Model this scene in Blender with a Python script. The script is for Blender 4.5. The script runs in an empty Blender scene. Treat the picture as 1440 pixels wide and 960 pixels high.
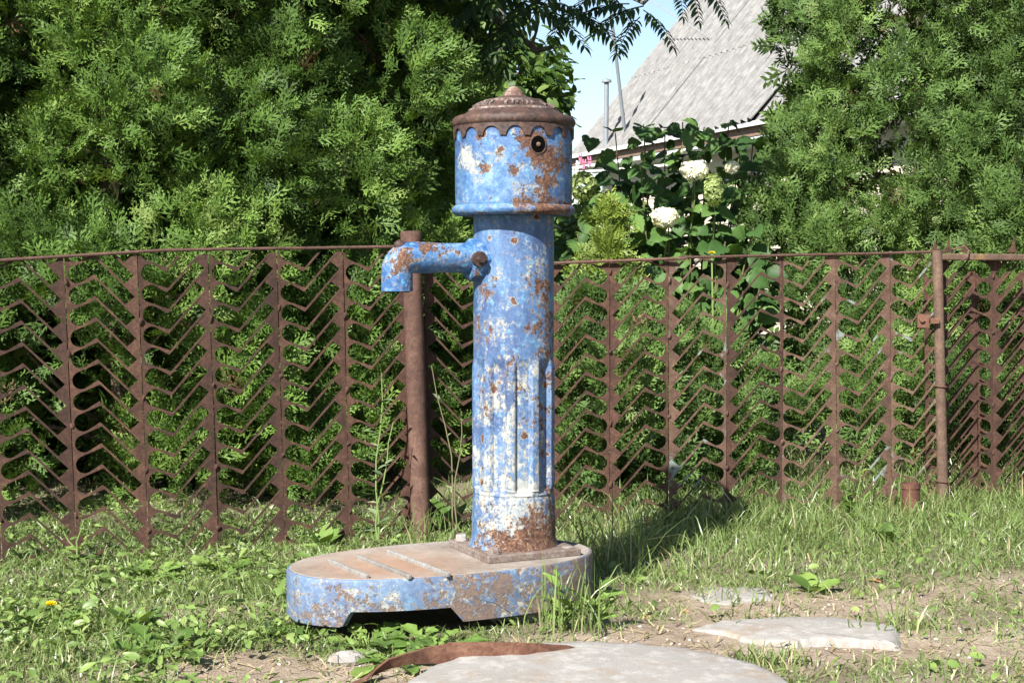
import bpy, bmesh, math, random
import numpy as np
from mathutils import Vector, Matrix
random.seed(7)
RNG = np.random.default_rng(11)
R = math.radians
S = bpy.context.scene
C = S.collection

# ------------------------------------------------------------------ camera
EYE = 0.74
F = 2080.0                       # focal length in photograph pixels (1440 wide)
TILT = math.atan(105.0 / F)      # camera looks slightly down
cam_d = bpy.data.cameras.new("camera")
cam = bpy.data.objects.new("camera", cam_d)
C.objects.link(cam)
cam.location = (0, 0, EYE)
cam.rotation_euler = (math.pi / 2 - TILT, 0, 0)
cam_d.sensor_width = 36.0
cam_d.lens = F / 1440 * 36.0
cam_d.clip_start = 0.05
cam_d.clip_end = 4000
S.camera = cam

# ------------------------------------------------------------------ light
SUN_EL, SUN_AZ = 40.0, 28.0      # azimuth: degrees to the left of straight behind the camera
w = bpy.data.worlds.new("World")
S.world = w
w.use_nodes = True
nt = w.node_tree
nt.nodes.clear()
sky = nt.nodes.new("ShaderNodeTexSky")
sky.sky_type = 'NISHITA'
sky.sun_disc = False
sky.sun_elevation = R(SUN_EL)
sky.sun_rotation = R(180 + SUN_AZ)
sky.altitude = 100
sky.air_density = 1.0
sky.dust_density = 0.7
sky.ozone_density = 1.0
bg = nt.nodes.new("ShaderNodeBackground")
bg.inputs[1].default_value = 0.06
wo = nt.nodes.new("ShaderNodeOutputWorld")
nt.links.new(sky.outputs[0], bg.inputs[0])
nt.links.new(bg.outputs[0], wo.inputs[0])
sun_d = bpy.data.lights.new("sun", 'SUN')
sun_d.energy = 5.0
sun_d.angle = R(0.55)
sun_d.color = (1.0, 0.955, 0.88)
sun = bpy.data.objects.new("sun", sun_d)
C.objects.link(sun)
_ce, _se = math.cos(R(SUN_EL)), math.sin(R(SUN_EL))
SUNV = Vector((-math.sin(R(SUN_AZ)) * _ce, -math.cos(R(SUN_AZ)) * _ce, _se))   # towards the sun
sun.rotation_euler = SUNV.to_track_quat('Z', 'Y').to_euler()
sun.location = SUNV * 30
S.view_settings.view_transform = 'Standard'
S.view_settings.look = 'None'
S.view_settings.gamma = 1
S.view_settings.use_curve_mapping = False
S.view_settings.exposure = 1.6
S.render.engine = 'CYCLES'
S.cycles.use_denoising = True
S.cycles.max_bounces = 6
S.cycles.transparent_max_bounces = 4

# ------------------------------------------------------------------ helpers
def at(u, v, Y):
    """point in the plane y=Y that the photograph shows at pixel (u, v)"""
    a, b = (u - 720) / F, (480 - v) / F
    dy = math.cos(TILT) + b * math.sin(TILT)
    dz = -math.sin(TILT) + b * math.cos(TILT)
    return Vector((a / dy * Y, Y, EYE + dz / dy * Y))

def on(u, v, z):
    """point on the level plane z that the photograph shows at pixel (u, v)"""
    a, b = (u - 720) / F, (480 - v) / F
    dy = math.cos(TILT) + b * math.sin(TILT)
    dz = -math.sin(TILT) + b * math.cos(TILT)
    t = (z - EYE) / dz
    return Vector((a * t, dy * t, z))

def tag(o, label=None, cat=None, group=None, kind=None):
    if label: o["label"] = label
    if cat: o["category"] = cat
    if group: o["group"] = group
    if kind: o["kind"] = kind
    return o

def thing(name, label, cat, loc=(0, 0, 0), rz=0.0, group=None):
    o = bpy.data.objects.new(name, None)
    o.empty_display_size = 0.1
    C.objects.link(o)
    o.location = loc
    o.rotation_euler = (0, 0, rz)
    return tag(o, label, cat, group)

def link(name, me, mat=None, parent=None):
    o = bpy.data.objects.new(name, me)
    C.objects.link(o)
    if mat is not None and not me.materials: me.materials.append(mat)
    if parent is not None: o.parent = parent
    return o

class MB:
    """collects shapes of ONE piece"""
    def __init__(s): s.v = []; s.f = []
    def add(s, vs, fs):
        b = len(s.v); s.v += [tuple(p) for p in vs]; s.f += [tuple(i + b for i in f) for f in fs]
    def box(s, c, d, M=None):
        x, y, z = d[0] / 2, d[1] / 2, d[2] / 2
        vs = [Vector((a, b, e)) for e in (-z, z) for b in (-y, y) for a in (-x, x)]
        c = Vector(c)
        vs = [(M @ p if M else p) + c for p in vs]
        s.add(vs, [(0, 2, 3, 1), (4, 5, 7, 6), (0, 1, 5, 4), (2, 6, 7, 3), (0, 4, 6, 2), (1, 3, 7, 5)])
        return s
    def lathe(s, prof, n=64, fn=None, caps=True):
        """prof: [(r, z)] bottom to top; fn(r, z, ang)->r"""
        vs = []
        for r, z in prof:
            for i in range(n):
                a = 2 * math.pi * i / n
                rr = fn(r, z, a) if fn else r
                vs.append((rr * math.cos(a), rr * math.sin(a), z))
        fs = []
        for k in range(len(prof) - 1):
            for i in range(n):
                j = (i + 1) % n
                fs.append((k * n + i, k * n + j, (k + 1) * n + j, (k + 1) * n + i))
        if caps:
            fs.append(tuple(reversed(range(n))))
            fs.append(tuple(range((len(prof) - 1) * n, len(prof) * n)))
        s.add(vs, fs); return s
    def tube(s, pts, rad, n=8, cap=True):
        pts = [Vector(p) for p in pts]
        rad = rad if hasattr(rad, '__len__') else [rad] * len(pts)
        vs = []
        up = Vector((0, 0, 1))
        t0 = (pts[1] - pts[0]).normalized()
        nrm = t0.cross(up)
        if nrm.length < 1e-3: nrm = Vector((1, 0, 0))
        nrm.normalize()
        for i, p in enumerate(pts):
            t = (pts[min(i + 1, len(pts) - 1)] - pts[max(i - 1, 0)]).normalized()
            nrm = (nrm - t * nrm.dot(t)).normalized()
            b = t.cross(nrm)
            for k in range(n):
                a = 2 * math.pi * k / n
                vs.append(p + (nrm * math.cos(a) + b * math.sin(a)) * rad[i])
        fs = []
        for i in range(len(pts) - 1):
            for k in range(n):
                j = (k + 1) % n
                fs.append((i * n + k, i * n + j, (i + 1) * n + j, (i + 1) * n + k))
        if cap:
            fs.append(tuple(reversed(range(n)))); fs.append(tuple(range((len(pts) - 1) * n, len(pts) * n)))
        s.add(vs, fs); return s
    def mesh(s, name, smooth=True, sharp=35):
        me = bpy.data.meshes.new(name)
        me.from_pydata(s.v, [], s.f)
        bm = bmesh.new(); bm.from_mesh(me)
        bmesh.ops.recalc_face_normals(bm, faces=bm.faces)
        bm.to_mesh(me); bm.free()
        if smooth:
            me.polygons.foreach_set("use_smooth", [True] * len(me.polygons))
            me.set_sharp_from_angle(angle=R(sharp))
        return me
    def build(s, name, mat, parent=None, smooth=True, sharp=35):
        return link(name, s.mesh(name, smooth, sharp), mat, parent)

def np_mesh(name, V, T, attrs=None, smooth=False):
    """V (n,3), T (m,k) numpy -> mesh, attrs: {name: per-point float array}"""
    me = bpy.data.meshes.new(name)
    n, (m, k) = len(V), T.shape
    me.vertices.add(n); me.vertices.foreach_set("co", np.ascontiguousarray(V, np.float32).ravel())
    me.loops.add(m * k); me.loops.foreach_set("vertex_index", np.ascontiguousarray(T, np.int32).ravel())
    me.polygons.add(m)
    me.polygons.foreach_set("loop_start", np.arange(0, m * k, k, dtype=np.int32))
    if smooth: me.polygons.foreach_set("use_smooth", np.ones(m, bool))
    for a, d in (attrs or {}).items():
        at_ = me.attributes.new(a, 'FLOAT', 'POINT')
        at_.data.foreach_set("value", np.ascontiguousarray(d, np.float32))
    me.update(calc_edges=True)
    return me

class NT:
    """small node-tree writer"""
    def __init__(s, name):
        s.m = bpy.data.materials.new(name); s.m.use_nodes = True
        s.t = s.m.node_tree; s.t.nodes.clear()
        s.out = s.t.nodes.new("ShaderNodeOutputMaterial")
        s._tc = None
    def n(s, typ, out=0, props=None, **ins):
        nd = s.t.nodes.new("ShaderNode" + typ)
        for k, v in (props or {}).items(): setattr(nd, k, v)
        for k, v in ins.items():
            key = int(k[1:]) if k[0] == 'i' and k[1:].isdigit() else k.replace('_', ' ')
            sk = nd.inputs[key]
            if hasattr(v, 'is_output'): s.t.links.new(v, sk)
            else: sk.default_value = v
        return nd.outputs[out]
    def obj(s):
        if s._tc is None: s._tc = s.n("TexCoord", 3)
        return s._tc
    def noise(s, scale, detail=6, rough=0.6, vec=None, off=0.0, out=0, dist=0.0):
        v = vec if vec is not None else s.obj()
        if off: v = s.n("VectorMath", props={"operation": 'ADD'}, i0=v, i1=(off, off * 1.7, -off * .6))
        return s.n("TexNoise", out, Vector=v, Scale=scale, Detail=detail, Roughness=rough, Distortion=dist)
    def math(s, op, a, b=0.0, c=0.0, clamp=False):
        return s.n("Math", props={"operation": op, "use_clamp": clamp}, i0=a, i1=b, i2=c)
    def step(s, x, lo, hi):
        return s.n("MapRange", props={"interpolation_type": 'SMOOTHSTEP'}, i0=x, i1=lo, i2=hi, i3=0.0, i4=1.0)
    def mix(s, f, a, b):
        def c(x): return (x[0], x[1], x[2], 1) if isinstance(x, tuple) else x
        nd = s.t.nodes.new("ShaderNodeMix"); nd.data_type = 'RGBA'
        for sk, v in ((nd.inputs[0], f), (nd.inputs[6], c(a)), (nd.inputs[7], c(b))):
            if hasattr(v, 'is_output'): s.t.links.new(v, sk)
            else: sk.default_value = v
        return nd.outputs[2]
    def ramp(s, x, stops):
        nd = s.t.nodes.new("ShaderNodeValToRGB")
        e = nd.color_ramp.elements
        while len(e) < len(stops): e.new(0.5)
        for i, (p, c) in enumerate(stops): e[i].position = p; e[i].color = (c[0], c[1], c[2], 1)
        s.t.links.new(x, nd.inputs[0]); return nd.outputs[0]
    def bump(s, h, strength=0.5, dist=0.002):
        return s.n("Bump", Height=h, Strength=strength, Distance=dist)
    def attr(s, name): return s.n("Attribute", 2, props={"attribute_name": name})
    def bsdf(s, col, rough=0.8, normal=None, metallic=0.0, spec=0.5, **kw):
        ins = dict(Base_Color=(col[0], col[1], col[2], 1) if isinstance(col, tuple) else col, Roughness=rough, Metallic=metallic)
        ins['Specular IOR Level'.replace(' ', '_')] = spec
        if normal is not None: ins['Normal'] = normal
        ins.update(kw)
        return s.n("BsdfPrincipled", **ins)
    def done(s, sh):
        s.t.links.new(sh, s.out.inputs[0]); return s.m

def leaf_mat(name, stops, trans=0.35, rough=0.55, spec=0.4, size_=False):
    """foliage: colour per leaf from the random attribute, some light through the blade"""
    m = NT(name)
    c = m.ramp(m.math('ADD', m.attr("rnd"), m.math('MULTIPLY', m.math('SUBTRACT', m.noise(6.0 if size_ else 60.0, 4, .6), .5), .5 if size_ else .25)), stops)
    p = m.bsdf(c, rough, spec=spec)
    tl = m.n("MixRGB", props={"blend_type": 'MULTIPLY'}, i0=1.0, i1=c, i2=(1.25, 1.2, .55, 1))
    t = m.n("BsdfTranslucent", Color=tl)
    return m.done(m.n("MixShader", i0=trans, i1=p, i2=t))

# ------------------------------------------------------------------ materials
def make_paint(name, rust=(), chalk=(), rust_thr=0.56, chalk_thr=0.56, stretch=1.0, grey=0.0, fleck_thr=.60, dull=0.0, pits=.0):
    """weathered blue paint over chalky undercoat over rust; blobs (point, radius, gain) say where it has flaked"""
    m = NT(name)
    o = m.obj()
    def bias(blobs):
        tot = None
        for p, r, g in blobs:
            d = m.n("VectorMath", 1, props={"operation": 'DISTANCE'}, i0=o, i1=p)
            k = m.n("MapRange", props={"interpolation_type": 'SMOOTHSTEP'}, i0=d, i1=0.0, i2=r, i3=g, i4=0.0)
            tot = k if tot is None else m.math('ADD', tot, k)
        return tot
    def mixn(*ps):
        tot = None
        for x, k in ps:
            x = m.math('MULTIPLY', m.math('SUBTRACT', x, .5), k); tot = x if tot is None else m.math('ADD', tot, x)
        return m.math('ADD', tot, .5)
    big = m.noise(8, 5, .55, off=3.1)
    mid = m.noise(28, 9, .72, off=9.3)
    fine = m.noise(110, 9, .75, off=1.2)
    fleck = m.noise(230, 5, .65, off=5)
    vec = m.n("VectorMath", props={"operation": 'MULTIPLY'}, i0=o, i1=(1.0, 1.0, stretch))
    str_ = m.noise(45, 9, .7, vec=vec, off=14)
    # the blue itself has faded unevenly
    tone = mixn((big, 1.0), (str_, 1.0), (fine, .8))
    D = lambda c: tuple(x * (1 - dull) + dull * y for x, y in zip(c, (.17, .145, .13)))
    G = lambda c: tuple(x * (1 - grey) + grey * y for x, y in zip(c, (.125, .145, .175)))
    blue = m.ramp(tone, [(.26, G((.012, .042, .135))), (.44, G((.028, .088, .220))), (.58, G((.055, .138, .280))), (.78, G((.14, .23, .345)))])
    blue = m.mix(m.math('MULTIPLY', m.step(m.noise(50, 8, .7, off=31), .56, .64), .6), blue, G((.13, .34, .48)))
    # chalky undercoat
    ch = mixn((mid, 1.1), (fine, .9), (str_, 1.1), (fleck, .4))
    b = bias(chalk)
    if b is not None: ch = m.math('ADD', ch, b)
    fch = m.math('ADD', m.math('MULTIPLY', m.step(ch, chalk_thr - .12, chalk_thr + .02), .36), m.math('MULTIPLY', m.step(ch, chalk_thr - .005, chalk_thr + .07), .58))
    chalkc = m.ramp(mixn((fine, 1.2), (mid, .8)), [(.26, (.13, .155, .18)), (.42, (.21, .235, .25)), (.56, (.27, .275, .255)), (.74, (.35, .33, .265))])
    c1 = m.mix(fch, blue, chalkc)
    # rust
    ru = mixn((m.noise(20, 9, .72, off=21), 1.0), (m.noise(85, 9, .78, off=27), 1.3), (str_, .6))
    b = bias(rust)
    if b is not None: ru = m.math('ADD', ru, b)
    fru = m.step(ru, rust_thr, rust_thr + .04)
    halo = m.step(ru, rust_thr - .12, rust_thr + .02)
    c2 = m.mix(m.math('MULTIPLY', halo, m.math('MULTIPLY', m.step(fine, .42, .58), .8)), c1, (.27, .18, .10))
    rustc = m.ramp(mixn((fine, 1.1), (fleck, .8), (mid, .6)), [(.28, D((.028, .015, .012))), (.45, D((.072, .033, .021))), (.58, D((.125, .062, .037))), (.74, D((.22, .14, .09)))])
    c3 = m.mix(fru, c2, rustc)
    c3 = m.mix(m.math('MULTIPLY', m.step(fleck, fleck_thr, fleck_thr + .04), .75), c3, (.075, .042, .030))
    wv = m.n("VectorMath", props={"operation": 'ADD'}, i0=o, i1=m.n("VectorMath", props={"operation": 'SCALE'}, i0=m.noise(60, 4, .6, off=51, out=1), Scale=.022))
    vo = m.t.nodes.new("ShaderNodeTexVoronoi"); vo.inputs['Scale'].default_value = 34; m.t.links.new(wv, vo.inputs['Vector'])
    sel = m.step(m.n("SeparateColor", 0, i0=vo.outputs[1]), 1 - pits, 1 - pits + .01)
    thr = m.math('MULTIPLY', m.n("SeparateColor", 1, i0=vo.outputs[1]), .34)
    edge = m.math('SUBTRACT', thr, vo.outputs[0])
    c3 = m.mix(m.math('MULTIPLY', sel, m.math('MULTIPLY', m.step(edge, -.10, 0.0), .6)), c3, (.30, .24, .15))
    pit = m.math('MULTIPLY', sel, m.step(edge, 0.0, .03))
    c3 = m.mix(pit, c3, rustc)
    fru = m.math('MAXIMUM', fru, pit)
    c4 = m.mix(m.math('MULTIPLY', m.math('MULTIPLY', m.step(m.noise(190, 6, .7, off=41), .58, .64), .6), m.step(ch, chalk_thr - .13, chalk_thr)), c3, (.38, .38, .35))
    h = m.math('ADD', m.math('MULTIPLY', fru, -1.0), m.math('ADD', m.math('MULTIPLY', fch, -.6), m.math('MULTIPLY', fine, 1.2)))
    rough = m.mix(m.math('MAXIMUM', fru, fch), (.48, .48, .48), (.88, .88, .88))
    return m.done(m.bsdf(c4, rough, m.bump(h, .8, .0018), spec=.35))

def make_rust(name, stops, scale=1.0, bump=.6, stain=None, vary=.10, rough=.82):
    m = NT(name)
    rn = m.n("ObjectInfo", 5)
    m._tc = m.n("VectorMath", props={"operation": 'ADD'}, i0=m.n("TexCoord", 3), i1=m.n("CombineXYZ", i0=m.math('MULTIPLY', rn, 7.0), i1=m.math('MULTIPLY', rn, 3.0), i2=m.math('MULTIPLY', rn, 11.0)))
    a = m.noise(26 * scale, 7, .65, off=2); b = m.noise(140 * scale, 7, .7, off=7)
    x = m.math('ADD', m.math('MULTIPLY', a, .5), m.math('MULTIPLY', b, .5))
    lo_ = m.noise(5 * scale, 4, .6, off=17)
    x = m.math('ADD', x, m.math('ADD', m.math('MULTIPLY', m.math('SUBTRACT', rn, .5), vary), m.math('MULTIPLY', m.math('SUBTRACT', lo_, .5), vary * 2.2)))
    c = m.ramp(x, stops)
    if stain: c = m.mix(m.step(m.noise(11 * scale, 5, .6, off=stain[1]), stain[2], stain[2] + .06), c, stain[0])
    return m.done(m.bsdf(c, rough, m.bump(m.math('ADD', b, a), bump, .0012), spec=.3))

M = {}
M['rust_fence'] = make_rust('rusty_sheet', [(.30, (.014, .008, .006)), (.44, (.034, .017, .012)), (.54, (.056, .027, .018)), (.70, (.115, .060, .039))])
M['rust_pale'] = make_rust('rusty_sheet_with_old_paint', [(.30, (.026, .015, .011)), (.46, (.065, .036, .025)), (.56, (.095, .055, .038)), (.70, (.15, .095, .070))], stain=((.15, .175, .165), 4.4, .60))
M['rust_pipe'] = make_rust('rusty_pipe', [(.34, (.034, .018, .014)), (.5, (.072, .038, .028)), (.66, (.125, .072, .053))])
M['rust_red'] = make_rust('red_rust', [(.34, (.038, .017, .012)), (.5, (.085, .037, .024)), (.66, (.15, .078, .05))], bump=.9)
M['rust_cap'] = make_rust('dark_cast_rust', [(.32, (.012, .009, .008)), (.45, (.046, .027, .022)), (.57, (.095, .053, .039)), (.70, (.22, .165, .14))], bump=.9, rough=.6, vary=.14)
M['gate_wood'] = make_rust('gate_bar_rust', [(.34, (.045, .028, .020)), (.5, (.090, .056, .040)), (.66, (.15, .10, .07))], stain=((.14, .09, .035), 3.3, .58))
_m = NT('painted_bore_shade'); M['bore_shade'] = _m.done(_m.bsdf((.003, .003, .003), 1.0, spec=0.0))  # flat black, paints the shade inside openings that are modelled solid
M['bolt'] = make_rust('worn_bolt', [(.34, (.09, .06, .048)), (.5, (.17, .145, .135)), (.66, (.31, .30, .30))])

def make_concrete(name, lo, hi, bump=.5, spots=(.17, .13, .11)):
    m = NT(name)
    a = m.noise(7, 6, .6, off=1); b = m.noise(60, 8, .7, off=4); g = m.noise(330, 4, .7, off=6)
    c = m.mix(m.math('ADD', m.math('MULTIPLY', a, .55), m.math('MULTIPLY', b, .45)), lo, hi)
    c = m.mix(m.math('MULTIPLY', m.step(m.noise(26, 8, .75, off=22), .50, .60), .55), c, (.34, .33, .31))
    c = m.mix(m.step(g, .60, .70), c, spots)
    c = m.mix(m.math('MULTIPLY', m.step(m.noise(13, 8, .7, off=12), .50, .64), .65), c, (.21, .165, .125))
    return m.done(m.bsdf(c, .92, m.bump(m.math('ADD', m.math('MULTIPLY', b, 1.0), g), bump, .004), spec=.25))
M['concrete'] = make_concrete('weathered_concrete', (.15, .142, .133), (.31, .295, .275))
M['concrete_dark'] = make_concrete('damp_concrete', (.22, .20, .18), (.34, .31, .28))
# ------------------------------------------------------------------ ground
def gz(x, y):
    """height of the ground"""
    b = .010 * np.sin(3.1 * x + 1.3) * np.cos(2.3 * y + .4) + .006 * np.sin(7.7 * x - 2.1 * y) + .004 * np.sin(13.0 * y + 5 * x + 1)
    return b * np.exp(-np.maximum(0, np.abs(y - 4) - 4) * .3)

def bare(x, y):
    """0 grass ... 1 trodden bare soil"""
    def blob(cx, cy, rx, ry, k=1.0): return k * np.exp(-(((x - cx) / rx) ** 2 + ((y - cy) / ry) ** 2) ** 1.5)
    n = .5 * np.sin(9 * x + 3 * np.sin(6 * y)) * np.sin(11 * y + 2 * np.sin(7 * x)) + .25 * np.sin(23 * x + 5) * np.sin(29 * y)
    b = (blob(.50, 2.93, .42, .16) + blob(.62, 3.22, .36, .13, .9) + blob(.35, 2.78, .34, .12, .8) + blob(1.05, 2.75, .3, .2, .65)
         + blob(-.46, 2.72, .17, .13, .75) + blob(-.34, 2.60, .35, .09, .85) + blob(-.62, 3.12, .16, .10, .55) + blob(1.15, 3.35, .25, .15, .35)
         + blob(-.05, 2.62, .5, .14, .7))
    return np.clip(b + n * .28 * (b > .12), 0, 1)

def axis(lo, hi, flo, fhi, step, grow=1.25):
    a = list(np.arange(flo, fhi + 1e-6, step)); s = step
    while a[-1] < hi: s *= grow; a.append(a[-1] + s)
    s = step
    while a[0] > lo: s *= grow; a.insert(0, a[0] - s)
    return np.array(a)
gx = axis(-900, 900, -2.2, 2.2, .05); gy = axis(-60, 2500, 1.6, 6.5, .05)
GX, GY = np.meshgrid(gx, gy)
V = np.stack([GX, GY, gz(GX, GY)], -1).reshape(-1, 3)
nx = len(gx)
i, j = np.meshgrid(np.arange(nx - 1), np.arange(len(gy) - 1)); q = (j * nx + i).ravel()
T = np.stack([q, q + 1, q + nx + 1, q + nx], -1)
m = NT('trodden_soil')
a = m.noise(5, 6, .6); b = m.noise(45, 8, .7, off=3); g = m.noise(240, 5, .7, off=8)
c = m.ramp(m.math('ADD', m.math('MULTIPLY', a, .4), m.math('ADD', m.math('MULTIPLY', b, .35), m.math('MULTIPLY', g, .25))),
           [(.36, (.17, .125, .09)), (.5, (.30, .235, .178)), (.62, (.43, .36, .29))])
soil = m.mix(m.attr("green"), c, (.055, .062, .030))
m.done(m.bsdf(soil, .95, m.bump(m.math('ADD', b, g), .8, .01), spec=.15))
M['soil'] = m.m
far = np.clip((GY - 5) / 3, 0, 1)
green = np.clip(np.maximum(.55 * (1 - bare(GX, GY)) ** 2, far), 0, 1)
ground = link('ground', np_mesh('ground', V, T, {'green': green.ravel()}, True), M['soil'])
tag(ground, 'sandy trodden soil running back under the grass', 'ground', kind='structure')

# ------------------------------------------------------------------ the blue street standpipe
PA = Vector((0.0035, 3.16, 0))          # axis on the ground
PR = R(205)                             # local +x is the way the spout points
pump = thing('water_pump', 'old blue cast iron street water pump with flaking rusty paint', 'water pump', PA, PR)
PAINT_HEAD = make_paint('head_paint',
    rust=[((.0, .125, .975), .055, .30), ((-.015, .125, .935), .05, .26), ((.015, .123, 1.005), .045, .22), ((-.045, .115, .955), .06, .22), ((.055, .112, .940), .028, .22),
          ((.108, .062, 1.005), .030, .20), ((.100, .075, .945), .030, .16), ((.04, .12, 1.0), .030, .16), ((-.10, .07, .98), .06, .20), ((-.02, .13, .862), .085, .26), ((-.10, .08, .862), .08, .22), ((.05, .12, .87), .05, .10)],
    chalk=[((.125, .015, .965), .052, .42), ((.117, .045, .955), .044, .36), ((.090, .085, .955), .045, .20), ((.03, .12, .895), .07, .16), ((.02, .12, .915), .05, .10), ((.07, .11, 1.01), .05, .10)], rust_thr=.69, chalk_thr=.75, fleck_thr=.66, pits=.12, grey=.14)
PAINT_COL = make_paint('column_paint',
    rust=[((-.03, .08, .68), .08, .15), ((-.05, .07, .60), .10, .17), ((-.02, .09, .16), .11, .26), ((-.07, .05, .20), .12, .22), ((.05, .08, .14), .07, .16),
          ((.02, .085, .485), .030, .26), ((.03, .085, .17), .12, .10), ((.08, .03, .17), .10, .12), ((-.085, .03, .45), .17, .15), ((.075, .045, .69), .045, .18), ((.085, .01, .60), .06, .14), ((.06, .07, .55), .08, .08), ((.09, .02, .45), .05, .14), ((-.03, .085, .70), .05, .14)],
    chalk=[((.06, .07, .30), .24, .23), ((.03, .09, .20), .14, .24), ((-.03, .085, .76), .06, .22), ((.0, .085, .53), .09, .17), ((.08, .05, .47), .14, .14), ((.05, .07, .72), .06, .12), ((.05, .07, .62), .08, .08)],
    rust_thr=.685, chalk_thr=.72, stretch=.30, fleck_thr=.64, pits=.52, grey=.24)
PAINT_SPOUT = make_paint('spout_paint',
    rust=[((.20, .01, .79), .05, .24), ((.215, .03, .775), .03, .16), ((.275, .02, .74), .06, .20), ((.15, .03, .735), .045, .16), ((.10, .03, .72), .03, .14), ((.25, .02, .78), .04, .12)], chalk=[((.09, .06, .78), .05, .16), ((.25, .02, .76), .08, .10)], rust_thr=.69, chalk_thr=.72, fleck_thr=.66, pits=.10)
PAINT_FOOT = make_paint('foot_paint',
    rust=[((.02, .17, .07), .20, .17), ((-.14, .10, .07), .16, .20), ((.20, .17, .045), .16, .14), ((.40, .10, .05), .14, .10), ((.15, .17, .11), .08, .08), ((.48, .06, .05), .08, .10)],
    chalk=[((.46, .10, .04), .16, .12), ((.35, .15, .08), .035, .22), ((.2, .17, .1), .25, .08), ((0, .17, .06), .2, .10)], rust_thr=.64, chalk_thr=.69, grey=.5, fleck_thr=.63, dull=.5, pits=.15)
# worn top of the foot: trodden bare of paint
m = NT('foot_top_wear')
a = m.noise(9, 6, .6, off=2); b = m.noise(70, 8, .7, off=5); g = m.noise(300, 4, .7, off=9)
c = m.ramp(m.math('ADD', m.math('MULTIPLY', a, .5), m.math('ADD', m.math('MULTIPLY', b, .3), m.math('MULTIPLY', g, .2))),
           [(.36, (.115, .090, .072)), (.5, (.20, .172, .148)), (.64, (.285, .265, .245))])
d = m.n("VectorMath", 1, props={"operation": 'DISTANCE'}, i0=m.obj(), i1=(.30, .03, .128))
c = m.mix(m.math('MULTIPLY', m.n("MapRange", i0=d, i1=.05, i2=.22, i3=.6, i4=0.0), m.step(b, .32, .55)), c, (.25, .12, .055))
M['foot_top'] = m.done(m.bsdf(c, .85, m.bump(m.math('ADD', b, g), .6, .001), spec=.3))
M['plate'] = make_rust('flange_worn', [(.32, (.070, .044, .033)), (.46, (.13, .10, .085)), (.58, (.19, .175, .165)), (.72, (.30, .30, .30))], bump=.5)
M['bar_grey'] = make_rust('worn_iron_bar', [(.34, (.09, .078, .070)), (.5, (.155, .145, .135)), (.66, (.24, .23, .22))], bump=.3)

# foot: oval dish turned upside down, with two hand notches in its skirt
FC, FA, FB, FZ0, FZ1 = .162, .336, .178, .034, .128
def oval(k, e=2.25):
    c, s = math.cos(k), math.sin(k)
    return (FC + FA * math.copysign(abs(c) ** (2 / e), c), FB * math.copysign(abs(s) ** (2 / e), s))
NP = 180
ring = [oval(2 * math.pi * k / NP) for k in range(NP)]
def inset(p, d):
    x, y = p[0] - FC, p[1]; l = math.hypot(x, y); f = (l - d) / l
    return (FC + x * f, y * f)
def skirt_z(p):
    x, y = p
    if abs(y) < .06: return FZ0
    a = min((x - .200) / .014, (.428 - x) / .014)
    return FZ0 + .031 * max(0, min(1, a)) if a > 0 else FZ0
fm = MB()
rows = [[(*p, skirt_z(p)) for p in ring], [(*p, max(.068, FZ1 - .05)) for p in ring], [(*p, FZ1 - .005) for p in ring], [(*inset(p, .002), FZ1 - .001) for p in ring], [(*inset(p, .006), FZ1) for p in ring]]
inn = [[(*inset(p, .013), FZ1 - .012) for p in ring], [(*inset(p, .013), skirt_z(p)) for p in ring]]
seq = rows[:]
vs = [q for r_ in seq for q in r_]
fs = [(k * NP + i_, k * NP + (i_ + 1) % NP, (k + 1) * NP + (i_ + 1) % NP, (k + 1) * NP + i_) for k in range(len(seq) - 1) for i_ in range(NP)]
b0 = len(vs); vs += inn[0] + inn[1]
fs += [(b0 + (i_ + 1) % NP, b0 + i_, b0 + NP + i_, b0 + NP + (i_ + 1) % NP) for i_ in range(NP)]
fs += [(b0 + NP + (i_ + 1) % NP, b0 + NP + i_, i_, (i_ + 1) % NP) for i_ in range(NP)]
fs.append(tuple(b0 + i_ for i_ in range(NP)))
fm.add(vs, fs)
foot = fm.build('foot', PAINT_FOOT, pump, sharp=40)
tm = MB()
rr = [[(*inset(p, .006), FZ1) for p in ring], [(*inset(p, .0075), FZ1 + .0012) for p in ring]]
tm.add(rr[0] + rr[1], [(i_, (i_ + 1) % NP, NP + (i_ + 1) % NP, NP + i_) for i_ in range(NP)] + [tuple(NP + i_ for i_ in range(NP))])
tm.build('tread', M['foot_top'], foot)
inv = Matrix.Translation(PA) @ Matrix.Rotation(PR, 4, 'Z'); inv.invert()
for (a_, b_) in (((463, 788), (517, 811)), ((502, 782), (577, 811)), ((546, 775), (631, 808))):
    p, q = inv @ on(*a_, FZ1 + .004), inv @ on(*b_, FZ1 + .004)
    d = (q - p); rm = MB()
    rm.box((p + q) / 2, (d.length, .009, .010), Matrix.Rotation(math.atan2(d.y, d.x), 3, 'Z'))
    r_ = rm.build('tread_bar', M['bar_grey'], foot, False)
    bv = r_.modifiers.new('bevel', 'BEVEL'); bv.width = .002; bv.segments = 2
# flange plate and its bolts
s_ = .108
pl = MB(); pl.box((0, 0, FZ1 + .0085), (2 * s_, 2 * s_, .017))
plate = pl.build('flange_plate', M['plate'], pump, False)
bv = plate.modifiers.new('bevel', 'BEVEL'); bv.width = .0035; bv.segments = 3
for bx, by, on_ in ((.086, .086, 1), (.086, -.086, 1), (-.086, -.086, 1), (-.086, .086, 0)):
    bm_ = MB()
    if on_:
        bm_.lathe([(.015, 0), (.015, .003)], 20); bm_.lathe([(.0125, .003), (.0125, .011), (.011, .0135)], 6)
    else: bm_.lathe([(.012, 0), (.0125, .0012), (.008, .0016)], 16)
    o = bm_.build('bolt', M['bolt'], plate, True, 30); o.location = (bx, by, FZ1 + .0165)
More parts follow.
